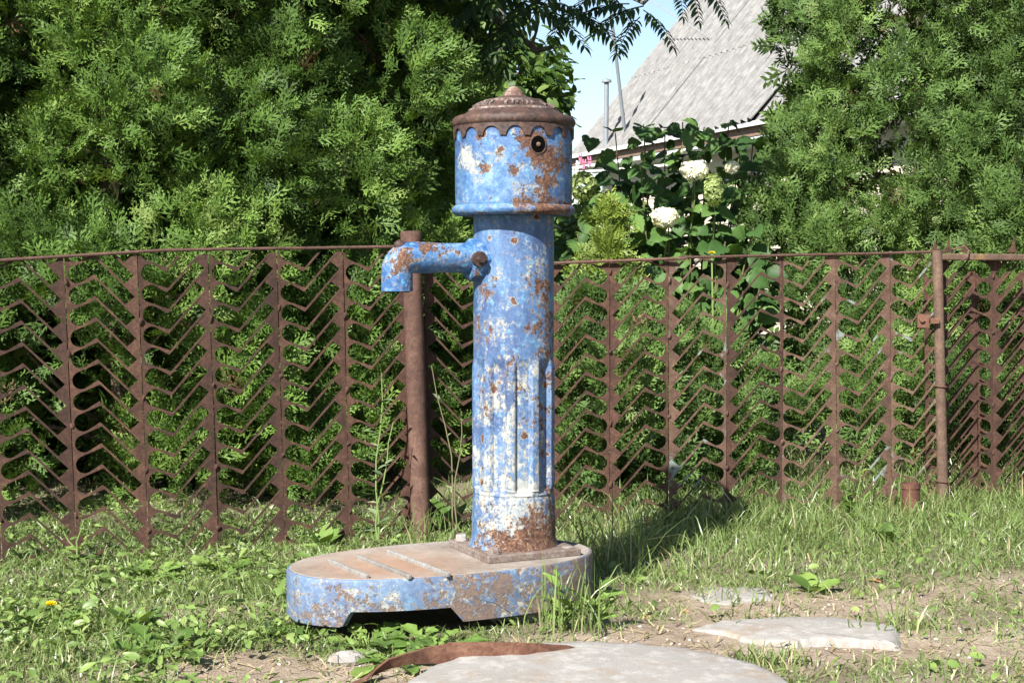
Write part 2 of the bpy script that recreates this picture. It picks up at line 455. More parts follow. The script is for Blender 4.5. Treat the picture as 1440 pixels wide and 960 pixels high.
# column, fluted in its lower half
def col_r(r, z, a):
    f = max(0, min(1, (z - .262) / .012)) * max(0, min(1, (.548 - z) / .02))
    if f <= 0: return r
    ph = ((a - R(97)) / (2 * math.pi) * 10) % 1.0
    g = min(1, max(0, (.34 - abs(ph - .5)) / .07))           # 1 inside a groove
    return r + f * (.0035 - .0105 * g)
zs = [(.142, .097), (.150, .0935), (.158, .091)] + [(.17 + .01 * k, .0905 - .0045 * min(1, k / 14)) for k in range(70)]
zs = [(z, r) for z, r in zs if z < .86]
for zz in (.256, .258, .2645, .2675, .2715, .2745, .527, .5325, .5375, .5425, .5475): zs.append((zz, .086))
zs.sort(); zs.append((.862, .084))
cm = MB(); cm.lathe([(r, z) for z, r in zs], 160, col_r)
column = cm.build('column', PAINT_COL, pump, sharp=50)
seam = MB(); seam.lathe([(.084, .696), (.0862, .698), (.0862, .7015), (.084, .7035)], 96, caps=False)
seam.build('joint_ring', PAINT_COL, column)
# spout: flange on the column, round elbow, nozzle
sp = MB(); pts = []; rad = []
SZ = .758
for k in range(10): pts.append((.06 + .177 * k / 9, 0, SZ + .001 * k / 9)); rad.append(.0315 + .0012 * math.sin(k))
for k in range(1, 9):
    a = R(90 * k / 8); pts.append((.237 + .028 * math.sin(a), 0, SZ - .028 * (1 - math.cos(a)))); rad.append(.0325)
pts += [(.265, 0, SZ - .052), (.265, 0, SZ - .068), (.265, 0, SZ - .069)]; rad += [.0325, .0325, .0310]
sp.tube(pts, rad, 28)
spout = sp.build('spout', PAINT_SPOUT, pump, sharp=50)
bo = MB(); bo.lathe([(.0255, SZ - .0695), (.0255, SZ - .0705)], 24); o = bo.build('nozzle_shade_disc', M['bore_shade'], spout); o.location = (.265, 0, 0)  # black disc on the closed nozzle end, painted as the shade inside
kb = MB(); kb.tube([(.255, .002, SZ + .018), (.262, .002, SZ + .028), (.266, .002, SZ + .034)], [.0125, .012, .007], 16); kb.build('plug', M['rust_cap'], spout)
fl = MB(); fl.tube([(.070, 0, SZ - .004), (.104, 0, SZ - .004), (.107, 0, SZ - .004)], [.047, .045, .041], 8)
flange = fl.build('spout_flange', PAINT_SPOUT, pump, sharp=30)
bm_ = MB(); bm_.tube([(.098, .036, SZ - .002), (.098, .047, SZ - .002)], [.016, .016], 20); bm_.tube([(.098, .046, SZ - .002), (.098, .058, SZ - .002)], [.0095, .0085], 6); bm_.build('bolt', M['rust_cap'], flange)
# head drum
hd = MB(); hd.lathe([(.075, .862), (.118, .860), (.1235, .868), (.124, .875), (.1245, .92), (.1245, 1.0), (.124, 1.045), (.06, 1.047)], 128)
head = hd.build('head', PAINT_HEAD, pump, sharp=40)
rg = MB(); prof = [(.118 + .0135 * math.cos(a), .8595 + .0115 * math.sin(a)) for a in np.linspace(-math.pi * .95, math.pi * .62, 16)]
rg.lathe([(.08, .849)] + prof, 128, caps=False); rg.build('drip_ring', PAINT_HEAD, head)
# boss round the key opening; its dark inside is a painted black disc
HA = R(88.7)
hm = Matrix.Rotation(HA, 4, 'Z')
def radial(pts): return [hm @ Vector(p) for p in pts]
hb = MB(); n_ = 32
ringv = lambda x, r: [hm @ Vector((x, r * math.cos(2 * math.pi * k / n_),   .990 + r * 1.08 * math.sin(2 * math.pi * k / n_))) for k in range(n_)]
seq = [ringv(.117, .0190), ringv(.1254, .0186), ringv(.1260, .0174), ringv(.1258, .0162), ringv(.120, .0150)]
hb.add([p for r_ in seq for p in r_], [(k * n_ + i_, k * n_ + (i_ + 1) % n_, (k + 1) * n_ + (i_ + 1) % n_, (k + 1) * n_ + i_) for k in range(4) for i_ in range(n_)])
boss = hb.build('keyhole_rim', M['rust_cap'], head)
ho = MB(); ho.add(ringv(.1252, .0166), [tuple(range(n_))]); ho.build('keyhole_shade_disc', M['bore_shade'], boss, False)
pn = MB(); pn.tube(radial([(.120, 0, .990), (.1275, 0, .990), (.1285, 0, .990)]), [.0046, .0046, .003], 16); pn.build('pin', M['rust_cap'], boss)
# cap: scalloped skirt, rolled rim, low dome, knob
cp = MB(); prof = [(.1235, 1.030), (.1275, 1.0305)] + [(.1165 + .0150 * math.cos(a), 1.0440 + .0135 * math.sin(a)) for a in np.linspace(-1.0, 1.55, 16)]
prof += [(.108, 1.0595), (.097, 1.0675), (.080, 1.0785), (.060, 1.0895), (.040, 1.0965), (.026, 1.1000)]
cp.lathe(prof, 128); cap = cp.build('cap', M['rust_cap'], pump, sharp=50)
sk = MB(); n_ = 512; lo = []
for k in range(n_):
    a = 2 * math.pi * k / n_
    ph = ((a - R(88.7)) / (2 * math.pi) * 16) % 1.0; d = min(ph, 1 - ph) / .355      # 0 in the middle of an arch
    z = 1.0095 + (.0185 * math.sqrt(max(0, 1 - d * d)) if d < 1 else -.0012 * math.sin(math.pi * min(1, (d - 1) / .41)))
    lo.append(z)
vs = []
for rad_, kk in ((.1278, 'hi'), (.1285, 'lo'), (.1268, 'lo2'), (.1242, 'lo2')):
    for k in range(n_):
        a = 2 * math.pi * k / n_
        vs.append((rad_ * math.cos(a), rad_ * math.sin(a), 1.0345 if kk == 'hi' else lo[k] + (0 if kk == 'lo' else -.0006)))
sk.add(vs, [(k * n_ + i_, k * n_ + (i_ + 1) % n_, (k + 1) * n_ + (i_ + 1) % n_, (k + 1) * n_ + i_) for k in range(3) for i_ in range(n_)])
sk.build('scalloped_skirt', M['rust_cap'], cap, sharp=60)
kn = MB(); kn.lathe([(.0250, 1.0965), (.0246, 1.1005), (.0220, 1.1035), (.0195, 1.1080), (.0150, 1.1140), (.0105, 1.1185), (.0075, 1.1205), (.003, 1.1215)], 40); kn.build('knob', M['rust_cap'], cap, sharp=45)
em = MB()                                   # worn raised ring of casting marks on the dome
em.lathe([(.0965, 1.067), (.0965, 1.0710), (.0945, 1.0720), (.0925, 1.0708)], 96, caps=False)
em.lathe([(.0655, 1.0858), (.0650, 1.0905), (.0630, 1.0912), (.061, 1.0892)], 96, caps=False)
rnd = random.Random(5)
for k in range(46):
    a = 2 * math.pi * k / 46 + rnd.uniform(-.02, .02)
    if rnd.random() < .2: continue
    rr_ = .079 + rnd.uniform(-.002, .002)
    em.box((rr_ * math.cos(a), rr_ * math.sin(a), 1.0805), (rnd.uniform(.012, .019), rnd.uniform(.0025, .0055), .006), Matrix.Rotation(a, 3, 'Z') @ Matrix.Rotation(R(28), 3, 'Y'))
M['rust_worn'] = make_rust('worn_cast_marks', [(.34, (.03, .024, .022)), (.5, (.10, .07, .06)), (.66, (.33, .29, .27))], bump=.9)
em.build('cast_marks', M['rust_worn'], cap, True, 30)
# block the pump stands on
fb = MB(); fb.lathe([(.135, -.08), (.130, .02), (.115, .117)], 20, lambda r, z, a: r * (1 + .06 * math.sin(3 * a) + .04 * math.sin(7 * a)))
o = fb.build('concrete_block', M['concrete_dark']); o.location = (.03, 3.17, 0)
tag(o, 'rough concrete block hidden in shade under the blue pump foot', 'concrete block')
# ------------------------------------------------------------------ concrete pieces on the ground
def slab(name, pts, z0, z1, mat, label, cat, rough=.004, seed=1, dome=0.0, sub=7):
    """flat broken piece of concrete with a ragged edge; pts: world outline"""
    rd = random.Random(seed)
    out = []
    for k in range(len(pts)):
        p, q = Vector(pts[k]), Vector(pts[(k + 1) % len(pts)])
        for s_ in range(sub):
            t = s_ / sub; r_ = p.lerp(q, t)
            out.append((r_.x + rd.uniform(-rough, rough), r_.y + rd.uniform(-rough, rough)))
    n = len(out); cx = sum(p[0] for p in out) / n; cy = sum(p[1] for p in out) / n
    mb = MB(); vs = []
    for s_, z in ((1.10, z0), (1.02, z1 - .010), (.985, z1 - .002), (.93, z1), (.6, z1 + dome * .7), (.3, z1 + dome)):
        for (x, y) in out: vs.append((cx + (x - cx) * s_, cy + (y - cy) * s_, z + (rd.uniform(-.0012, .0012) if z > z0 else 0)))
    vs.append((cx, cy, z1 + dome)); c_ = len(vs) - 1
    fs = [(k * n + i_, k * n + (i_ + 1) % n, (k + 1) * n + (i_ + 1) % n, (k + 1) * n + i_) for k in range(5) for i_ in range(n)]
    fs += [(5 * n + i_, 5 * n + (i_ + 1) % n, c_) for i_ in range(n)]
    mb.add(vs, fs)
    return tag(mb.build(name, mat, sharp=50), label, cat)
cc = Vector((.150, 2.455)); cr = .335
slab('well_cover', [(cc.x + cr * math.cos(a), cc.y + cr * math.sin(a)) for a in np.linspace(0, 2 * math.pi, 25)[:-1]], -.03, .030, M['concrete'],
     'round pale concrete well cover lying before the pump foot', 'well cover', .002, 3, .004, 4)
sl = [on(972, 873, .022), on(1010, 862, .022), on(1100, 856, .022), on(1190, 858, .022), on(1258, 868, .022), on(1264, 893, .022), on(1215, 889, .022), on(1160, 886, .022), on(1120, 890, .022), on(1050, 889, .022), on(1030, 880, .022)]
slab('concrete_slab', [(p.x, p.y) for p in sl], -.02, .008, M['concrete'], 'long broken concrete slab set in the bare sandy soil', 'slab', .003, 5)
sl = [on(958, 830, .012), on(1000, 820, .012), on(1078, 823, .012), on(1084, 836, .012), on(1020, 845, .012), on(985, 842, .012)]
slab('concrete_slab', [(p.x, p.y) for p in sl], -.02, .007, M['concrete'], 'small concrete slab half buried at the edge of the tall grass', 'slab', .003, 8)
sm = MB(); sm.lathe([(.004, -.012), (.022, -.008), (.030, .004), (.026, .014), (.012, .020), (.003, .021)], 14, lambda r, z, a: r * (1 + .22 * math.sin(2 * a + .6) + .10 * math.sin(5 * a + 20 * z)))
o = sm.build('stone', M['concrete']); p0 = on(488, 930, .0); o.location = p0; o.scale = (1.1, .8, 1)
tag(o, 'pale rounded stone lying among the leaves under the pump foot', 'stone')
# rusted strap, twisted at its free end
path = [(505, 958, .010, 0.028, 1.25), (522, 946, .018, .022, .9), (545, 933, .030, .018, .5), (575, 925, .036, .018, .25), (605, 920, .036, .024, .08), (640, 919, .034, .034, .0), (690, 920, .032, .036, .0), (740, 920, .030, .034, .0), (795, 919, .022, .026, .0), (820, 920, .012, .018, .0)]
sm = MB(); vs = []
pts_ = []
for (u, v, zc, hgt, tw) in path:
    p = on(u, v, zc); pts_.append((p, hgt * 1.3, tw))
fine_ = []
for k in range(len(pts_) - 1):
    for s_ in range(5):
        t = s_ / 5; t2 = t * t * (3 - 2 * t)
        fine_.append((pts_[k][0].lerp(pts_[k + 1][0], t), pts_[k][1] * (1 - t2) + pts_[k + 1][1] * t2, pts_[k][2] * (1 - t2) + pts_[k + 1][2] * t2))
for k, (p, h_, tw) in enumerate(fine_):
    d = (fine_[min(k + 1, len(fine_) - 1)][0] - fine_[max(k - 1, 0)][0]).normalized(); side = Vector((0, 0, 1)).cross(d).normalized()
    up = Vector((0, 0, 1)) * math.cos(tw) - side * math.sin(tw); nrm = d.cross(up).normalized() * .0018
    for q in (p - up * h_ / 2 - nrm, p - up * h_ / 2 + nrm, p + up * h_ / 2 + nrm, p + up * h_ / 2 - nrm): vs.append(q)
n = len(fine_)
sm.add(vs, [(4 * k + a, 4 * k + (a + 1) % 4, 4 * k + 4 + (a + 1) % 4, 4 * k + 4 + a) for k in range(n - 1) for a in range(4)] + [(3, 2, 1, 0), (4 * n - 4, 4 * n - 3, 4 * n - 2, 4 * n - 1)])
tag(sm.build('steel_strap', M['rust_red'], sharp=40), 'twisted rusty steel strap curling round the concrete cover', 'strap')

# ------------------------------------------------------------------ fence of punched scrap strips
SW, SP = .1755, .0526
def strip_mesh(name, n=16, top=.80, seed=0):
    """one punched strip: chevron slots with a round left end and a square right end"""
    rd = random.Random(seed)
    arc = lambda a0, a1, c=(.0285, .0405), r=.0222: [(c[0] + r * math.cos(a), c[1] + r * math.sin(a)) for a in np.linspace(a0, a1, 7)]
    L = (.0063, .0405)
    lowup = arc(math.pi, R(66))                       # round end, upper half
    V1, E, Tt = (.0695, .0420), (.1430, .1195), (.1665, .1005)
    V2 = (.0730, .0)
    low2 = arc(R(246), math.pi)                       # round end, lower half
    bm = bmesh.new()
    for k in range(-2, n):
        o = k * SP
        g0 = .0003
        poly = [(g0, L[1])] + lowup + [V1, E, Tt, (SW - g0, Tt[1]), (SW - g0, Tt[1] + SP), (Tt[0], Tt[1] + SP), (V2[0], V2[1] + SP)] + [(x, y + SP) for x, y in low2] + [(g0, L[1] + SP)]
        vs = [bm.verts.new((x, 0, y + o)) for x, y in poly]
        bm.faces.new(vs)
    bmesh.ops.remove_doubles(bm, verts=bm.verts, dist=.0002)
    bmesh.ops.triangulate(bm, faces=bm.faces, ngon_method='EAR_CLIP')
    for pl_, nn in (((0, 0, top), (0, 0, 1)), ((0, 0, -.01), (0, 0, -1))):
        bmesh.ops.bisect_plane(bm, geom=bm.verts[:] + bm.edges[:] + bm.faces[:], plane_co=pl_, plane_no=nn, clear_outer=True)
    for v in bm.verts:                                        # the sheet is dished a little
        v.co.y += .0035 * math.sin(v.co.x / SW * math.pi) * math.sin(v.co.z * 9 + seed) + .002 * math.sin(v.co.z * 5 + seed * 2)
    r_ = bmesh.ops.solidify(bm, geom=bm.faces[:], thickness=.0020)
    bmesh.ops.recalc_face_normals(bm, faces=bm.faces)
    me = bpy.data.meshes.new(name); bm.to_mesh(me); bm.free()
    return me
STRIPS = {}
def get_strip(top, mat, seed):
    k = (round(top, 2), mat, seed)
    if k not in STRIPS:
        STRIPS[k] = strip_mesh('strip', 16, top, seed); STRIPS[k].materials.append(M[mat])
    return STRIPS[k]
bead_me = {}
def bead(mat):
    if mat not in bead_me:
        b_ = MB(); b_.lathe([(.0060, 0), (.0052, .0014), (.0032, .0026), (.001, .0030)], 9, lambda r, z, a: r * (1 + .2 * math.sin(2 * a) + .15 * math.sin(3 * a + 1)))
        bead_me[mat] = b_.mesh('weld_bead'); bead_me[mat].materials.append(M[mat])
    return bead_me[mat]
def put_strip(parent, p, d, lean, kind, top, mat, zoff=0.0, seed=0, beads=True, depth=0.0):
    """kind: V round-left; A upside-down; M mirrored V; R turned half round"""
    o = link('punched_strip', get_strip(top, mat, seed), None, parent)
    ang = math.atan2(d.y, d.x)
    fx = -1 if kind in 'MR' else 1; fzz = -1 if kind in 'AR' else 1
    loc = Matrix.Rotation(ang, 4, 'Z') @ Matrix.Rotation(lean, 4, 'Y')
    fl_ = Matrix.Translation((SW / 2, 0, top / 2)) @ Matrix.Diagonal((fx, 1, fzz, 1)) @ Matrix.Translation((-SW / 2, 0, -top / 2))
    o.matrix_basis = Matrix.Translation(Vector(p) + Vector((0, 0, zoff))) @ loc @ Matrix.Translation((0, depth, 0)) @ fl_
    if beads:
        rd = random.Random(seed * 31 + int(p[0] * 1000))
        for k in range(4):
            b_ = link('weld_bead', bead(mat), None, o)
            x_ = 0.001 if fx > 0 else SW - .001
            b_.matrix_basis = Matrix.Translation((x_, -.0022, .06 + .185 * k + rd.uniform(-.03, .03))) @ Matrix.Rotation(math.pi / 2, 4, 'X') @ Matrix.Diagonal((rd.uniform(.6, 1.2), rd.uniform(.8, 1.8), 1, 1))
    return o
def rail(parent, pts, r, mat, name='top_rail'):
    mb = MB(); mb.tube(pts, r, 8); return mb.build(name, M[mat], parent)
GB = -.012
# left run
A0, A1 = Vector((-1.2376, 3.60, 0)), Vector((-.262, 4.00, 0))
d = (A1 - A0).normalized()
fence1 = thing('rusty_fence', 'rusty fence panel of punched zigzag strips ending at the rusty pipe post', 'fence', A0, 0, 'rusty fence of punched strips')
for k in range(-3, 6):
    p = d * (SW + .0008) * (k - .07)
    u_ = k
    kind = 'A' if k < 2 else 'V'
    top = .745 + .012 * (k + 3) / 9 * 3
    put_strip(fence1, (p.x, p.y, 0), d, R(-1.6 + .25 * k * .4), kind, round(.755 + .006 * k, 3), 'rust_fence', 0.0, k % 3, True)
rp = []
for u, v, Y in ((-260, 366, 3.42), (0, 366, 3.598), (130, 358, 3.685), (230, 352, 3.753), (340, 350, 3.83), (430, 349, 3.89), (550, 347, 3.975), (572, 346, 3.99)):
    rp.append(at(u, v, Y - .006) - A0)
rail(fence1, rp, .0042, 'rust_pipe')
pp = MB()
b0 = at(594, 800, 3.985) - A0; t0 = at(578, 327, 3.985) - A0
pp.tube([b0.lerp(t0, t) for t in (-.1, .2, .4, .6, .8, .99, 1.0)], [.0265, .0265, .0262, .0262, .026, .026, .0245], 20)
post = pp.build('post', M['rust_pipe'], fence1)
lip = MB(); lip.tube([t0.lerp(b0, .028), t0.lerp(b0, .0), t0.lerp(b0, -.004)], [.0285, .029, .027], 20); lip.build('post_cap', M['rust_pipe'], post)
wr = MB(); cpt = b0.lerp(t0, .10)
wr.tube([cpt + Vector((.031 * math.cos(a), .031 * math.sin(a), .006 * math.sin(a * .5))) for a in np.linspace(0, 6.6, 26)], .0022, 6); wr.build('wire_tie', M['rust_pipe'], post)
# right run
B0, B1 = Vector((-.235, 4.03, 0)), Vector((1.275, 4.42, 0))
d = (B1 - B0).normalized()
fence2 = thing('rusty_fence', 'rusty fence panel of punched strips running from behind the pump to the gate', 'fence', B0, 0, 'rusty fence of punched strips')
kinds = ['M', 'M', 'R', 'R', 'R', 'R', 'V', 'V', 'V', 'V']
tops = [.755, .755, .752, .756, .762, .768, .774, .780, .786, .79]
for k in range(9):
    p = d * (SW + .0012) * k
    put_strip(fence2, (p.x, p.y, 0), d, R(-.3 if k < 6 else -1.3), kinds[k], tops[k], 'rust_pale' if k in (4, 6, 7, 8) else 'rust_fence', 0.0, k % 3, True, .0 if k < 9 else -.008)
rp = []
for u, v, Y in ((590, 374, 4.025), (690, 372, 4.073), (780, 370, 4.116), (900, 365.5, 4.178), (965, 363, 4.213)): rp.append(at(u, v, Y - .006) - B0)
rail(fence2, rp, .0042, 'rust_pipe')
rp = []
for u, v, Y in ((955, 362, 4.208), (1100, 359, 4.288), (1230, 356.5, 4.365), (1316, 354, 4.415)): rp.append(at(u, v, Y - .006) - B0)
rail(fence2, rp, .004, 'rust_pipe')
# gate
G0 = Vector((1.290, 4.42, 0)); d = Vector((.97, .22, 0)).normalized()
gate = thing('fence_gate', 'rusty gate of punched strips in a bar frame with spikes on top', 'gate', G0, 0)
pb = at(1327, 735, 4.402) - G0; pt = at(1318, 352, 4.402) - G0
gp = MB(); gp.tube([pb, pb.lerp(pt, .3), pb.lerp(pt, .6), pt], [.0165, .016, .0155, .0155], 12)
gpost = gp.build('gate_stile', M['gate_wood'], gate)
for t in (.15, .50):
    wr = MB(); cpt = pb.lerp(pt, t)
    wr.tube([cpt + Vector((.0185 * math.cos(a), .0185 * math.sin(a), .005 * math.sin(a * .5))) for a in np.linspace(0, 6.6, 22)], .0025, 6); wr.build('wire_tie', M['rust_pipe'], gpost)
tb = MB(); q0 = at(1312, 358, 4.402) - G0; q1 = at(1560, 362, 4.56) - G0
tb.box((q0 + q1) / 2 + Vector((0, 0, -.004)), ((q1 - q0).length, .03, .020), Matrix.Rotation(math.atan2((q1 - q0).y, (q1 - q0).x), 3, 'Z') @ Matrix.Rotation(.004, 3, 'Y'))
tbar = tb.build('gate_top_bar', M['gate_wood'], gate, False); bv = tbar.modifiers.new('bevel', 'BEVEL'); bv.width = .004; bv.segments = 2
wr = MB(); wr.tube([at(1340, 351, 4.415) - G0, at(1356, 346, 4.415) - G0, at(1362, 352, 4.41) - G0, at(1360, 362, 4.397) - G0, at(1352, 366, 4.39) - G0], .003, 6); wr.build('wire_tie', M['rust_pipe'], tbar)
for u_, h_ in ((1314, .030), (1333, .038), (1357, .026), (1424, .044), (1455, .035), (1500, .04)):
    y_ = 4.415 + (u_ - 1318) * .00065
    c_ = at(u_, 352, y_) - G0; k_ = MB(); r3 = Matrix.Rotation(math.atan2(d.y, d.x), 3, 'Z')
    vs = []
    for yy in (-.0015, .0015):
        for x_, z_ in ((-.02, -.006), (.02, -.006), (.011, .003), (.006, .012), (.004, h_), (-.003, .014), (-.009, .004)): vs.append(c_ + r3 @ Vector((x_, yy, z_)))
    k_.add(vs, [tuple(range(7)), tuple(range(13, 6, -1))] + [(i_, 7 + i_, 7 + (i_ + 1) % 7, (i_ + 1) % 7) for i_ in range(7)])
    k_.build('spike', M['rust_fence'], tbar, False)
for k in range(3):
    p = d * (SW * .99) * k + Vector((.004, .014, 0)); put_strip(gate, (p.x, p.y, 0), d, R(-1.0), 'R', .765, 'rust_fence', .0, k % 3, True)
lk = MB(); c_ = at(1298, 451, 4.365) - G0
lk.box(c_, (.034, .012, .040)); lk.box(c_ + Vector((.03, .01, 0)), (.04, .008, .016))
lk.tube([c_ + Vector((-.006, -.004, .004)), c_ + Vector((-.006, -.014, .004))], .008, 8)
lk.build('latch', M['rust_red'], gate, False)
# a further row of the same strips leaning behind the gate
fence3 = thing('rusty_fence', 'dark leftover punched strips standing close behind the gate', 'fence', G0 + Vector((-.02, .13, 0)), 0, 'rusty fence of punched strips')
for k in range(2):
    p = d * (SW + .002) * (k + .10); put_strip(fence3, (p.x, p.y, 0), d, R(-2.0), 'V', .72, 'rust_fence', 0.0, (k + 1) % 3, False)
# stub of pipe in the grass by the gate
pb = at(1281, 760, 4.25); st = MB()
st.lathe([(.026, -.02), (.026, .096), (.0285, .098), (.0285, .112), (.0215, .1125), (.0215, .06)], 24, caps=False)
st.lathe([(.021, .085), (.021, .086)], 20)
o = st.build('pipe_stub', M['rust_red'], sharp=40); o.location = (pb.x, 4.25, float(gz(pb.x, 4.25))); o.rotation_euler = (0, R(-2), 0)
tag(o, 'short open stub of rusty red pipe standing in grass by the gate', 'pipe')

# ------------------------------------------------------------------ foliage tools
def unit(a): return a / np.maximum(np.linalg.norm(a, axis=-1, keepdims=True), 1e-9)

def scatter(tv, tt, pos, ax, nrm, scale, extra=None):
    """copies of a template (x across, y along, z out of plane) set along ax with face nrm -> V, T"""
    ax = unit(ax); sx = unit(np.cross(ax, nrm)); nz = np.cross(sx, ax)
    n, k = len(pos), len(tv)
    sc = scale[:, None, None] if np.ndim(scale) == 1 else scale[:, None, :]
    t = tv[None] * sc
    V = pos[:, None] + t[..., 0:1] * sx[:, None] + t[..., 1:2] * ax[:, None] + t[..., 2:3] * nz[:, None]
    T = tt[None] + (np.arange(n) * k)[:, None, None]
    return V.reshape(-1, 3), T.reshape(-1, tt.shape[1])

def merge(parts):
    Vs, Ts, A = [], [], []; o = 0
    for V_, T_, a_ in parts:
        Vs.append(V_); Ts.append(T_ + o); A.append(a_); o += len(V_)
    return np.concatenate(Vs), np.concatenate(Ts), np.concatenate(A)

def spray_template(seed, side=9, sub=4, wdt=.030):
    """flat fan of scale-leaved twigs, length 1"""
    rd = random.Random(seed); v = []; t = []
    z = lambda x, y: -.16 * y * y - .25 * x * x + .02 * math.sin(9 * y + seed)
    def blade(p, ang, L, w0, lv=0):
        d = (math.sin(ang), math.cos(ang)); n_ = (d[1], -d[0]); b = len(v)
        if lv == 2: q = [(p[0] - n_[0] * w0 * .55 + d[0] * L * .15, p[1] - n_[1] * w0 * .55 + d[1] * L * .15), (p[0] + n_[0] * w0 * .55 + d[0] * L * .15, p[1] + n_[1] * w0 * .55 + d[1] * L * .15), (p[0] + d[0] * L, p[1] + d[1] * L)]; tr = [(0, 1, 2)]
        else: q = [p, (p[0] + d[0] * L * .6 + n_[0] * w0 * .5, p[1] + d[1] * L * .6 + n_[1] * w0 * .5), (p[0] + d[0] * L, p[1] + d[1] * L), (p[0] + d[0] * L * .6 - n_[0] * w0 * .5, p[1] + d[1] * L * .6 - n_[1] * w0 * .5)]; tr = [(0, 1, 3), (1, 2, 3)]
        tz = rd.uniform(-.32, .32) * L * (1 if lv else 0)
        for x, y in q: v.append((x, y, z(x, y) + tz * math.hypot(x - p[0], y - p[1]) / L + rd.uniform(-.006, .006)))
        t.extend([tuple(b + i_ for i_ in f_) for f_ in tr])
        return d
    blade((0, 0), 0, 1.0, wdt)
    for k in range(side):
        s = .12 + .80 * k / (side - 1); sg = 1 if k % 2 else -1
        L = (.56 - .32 * s) * rd.uniform(.75, 1.2) + .05; a = sg * R(rd.uniform(34, 50))
        p = (0, s); d = blade(p, a, L, wdt, 1)
        for j in range(sub):
            f = .22 + .68 * j / max(1, sub - 1); s2 = 1 if j % 2 else -1
            blade((p[0] + d[0] * L * f, p[1] + d[1] * L * f), a + s2 * R(rd.uniform(30, 50)), L * rd.uniform(.34, .50) * (1.1 - f * .4), wdt * 1.0, 2)
    return np.array(v), np.array(t)
SPR = [spray_template(k, 8, 3, .072) for k in range(5)]
SPR_LO = [spray_template(20 + k, 7, 1, .12) for k in range(3)]

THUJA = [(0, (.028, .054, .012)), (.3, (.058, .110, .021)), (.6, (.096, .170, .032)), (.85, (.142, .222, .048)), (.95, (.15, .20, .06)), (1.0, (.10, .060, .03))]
M['thuja'] = leaf_mat('thuja_scales', THUJA, .26, .55, .18)
M['thuja_r'] = leaf_mat('thuja_scales_pale', [(0, (.031, .057, .016)), (.3, (.062, .112, .028)), (.6, (.100, .170, .042)), (.85, (.145, .222, .058)), (.93, (.16, .21, .08)), (1.0, (.12, .070, .04))], .28, .55, .18)
M['thuja_y'] = leaf_mat('thuja_scales_golden', [(0, (.08, .12, .022)), (.4, (.15, .21, .035)), (.8, (.22, .28, .055)), (1.0, (.28, .30, .08))], .3, .5, .35)
def bark(name, a_, b_):
    m = NT(name)
    v = m.n("VectorMath", props={"operation": 'MULTIPLY'}, i0=m.obj(), i1=(1, 1, .18))
    x = m.noise(45, 7, .65, vec=v)
    return m.done(m.bsdf(m.mix(m.step(x, .35, .65), a_, b_), .9, m.bump(x, .9, .006), spec=.2))
M['bark'] = bark('thuja_bark', (.06, .042, .030), (.17, .125, .095))
M['bark_grey'] = bark('grey_bark', (.05, .045, .040), (.14, .13, .115))

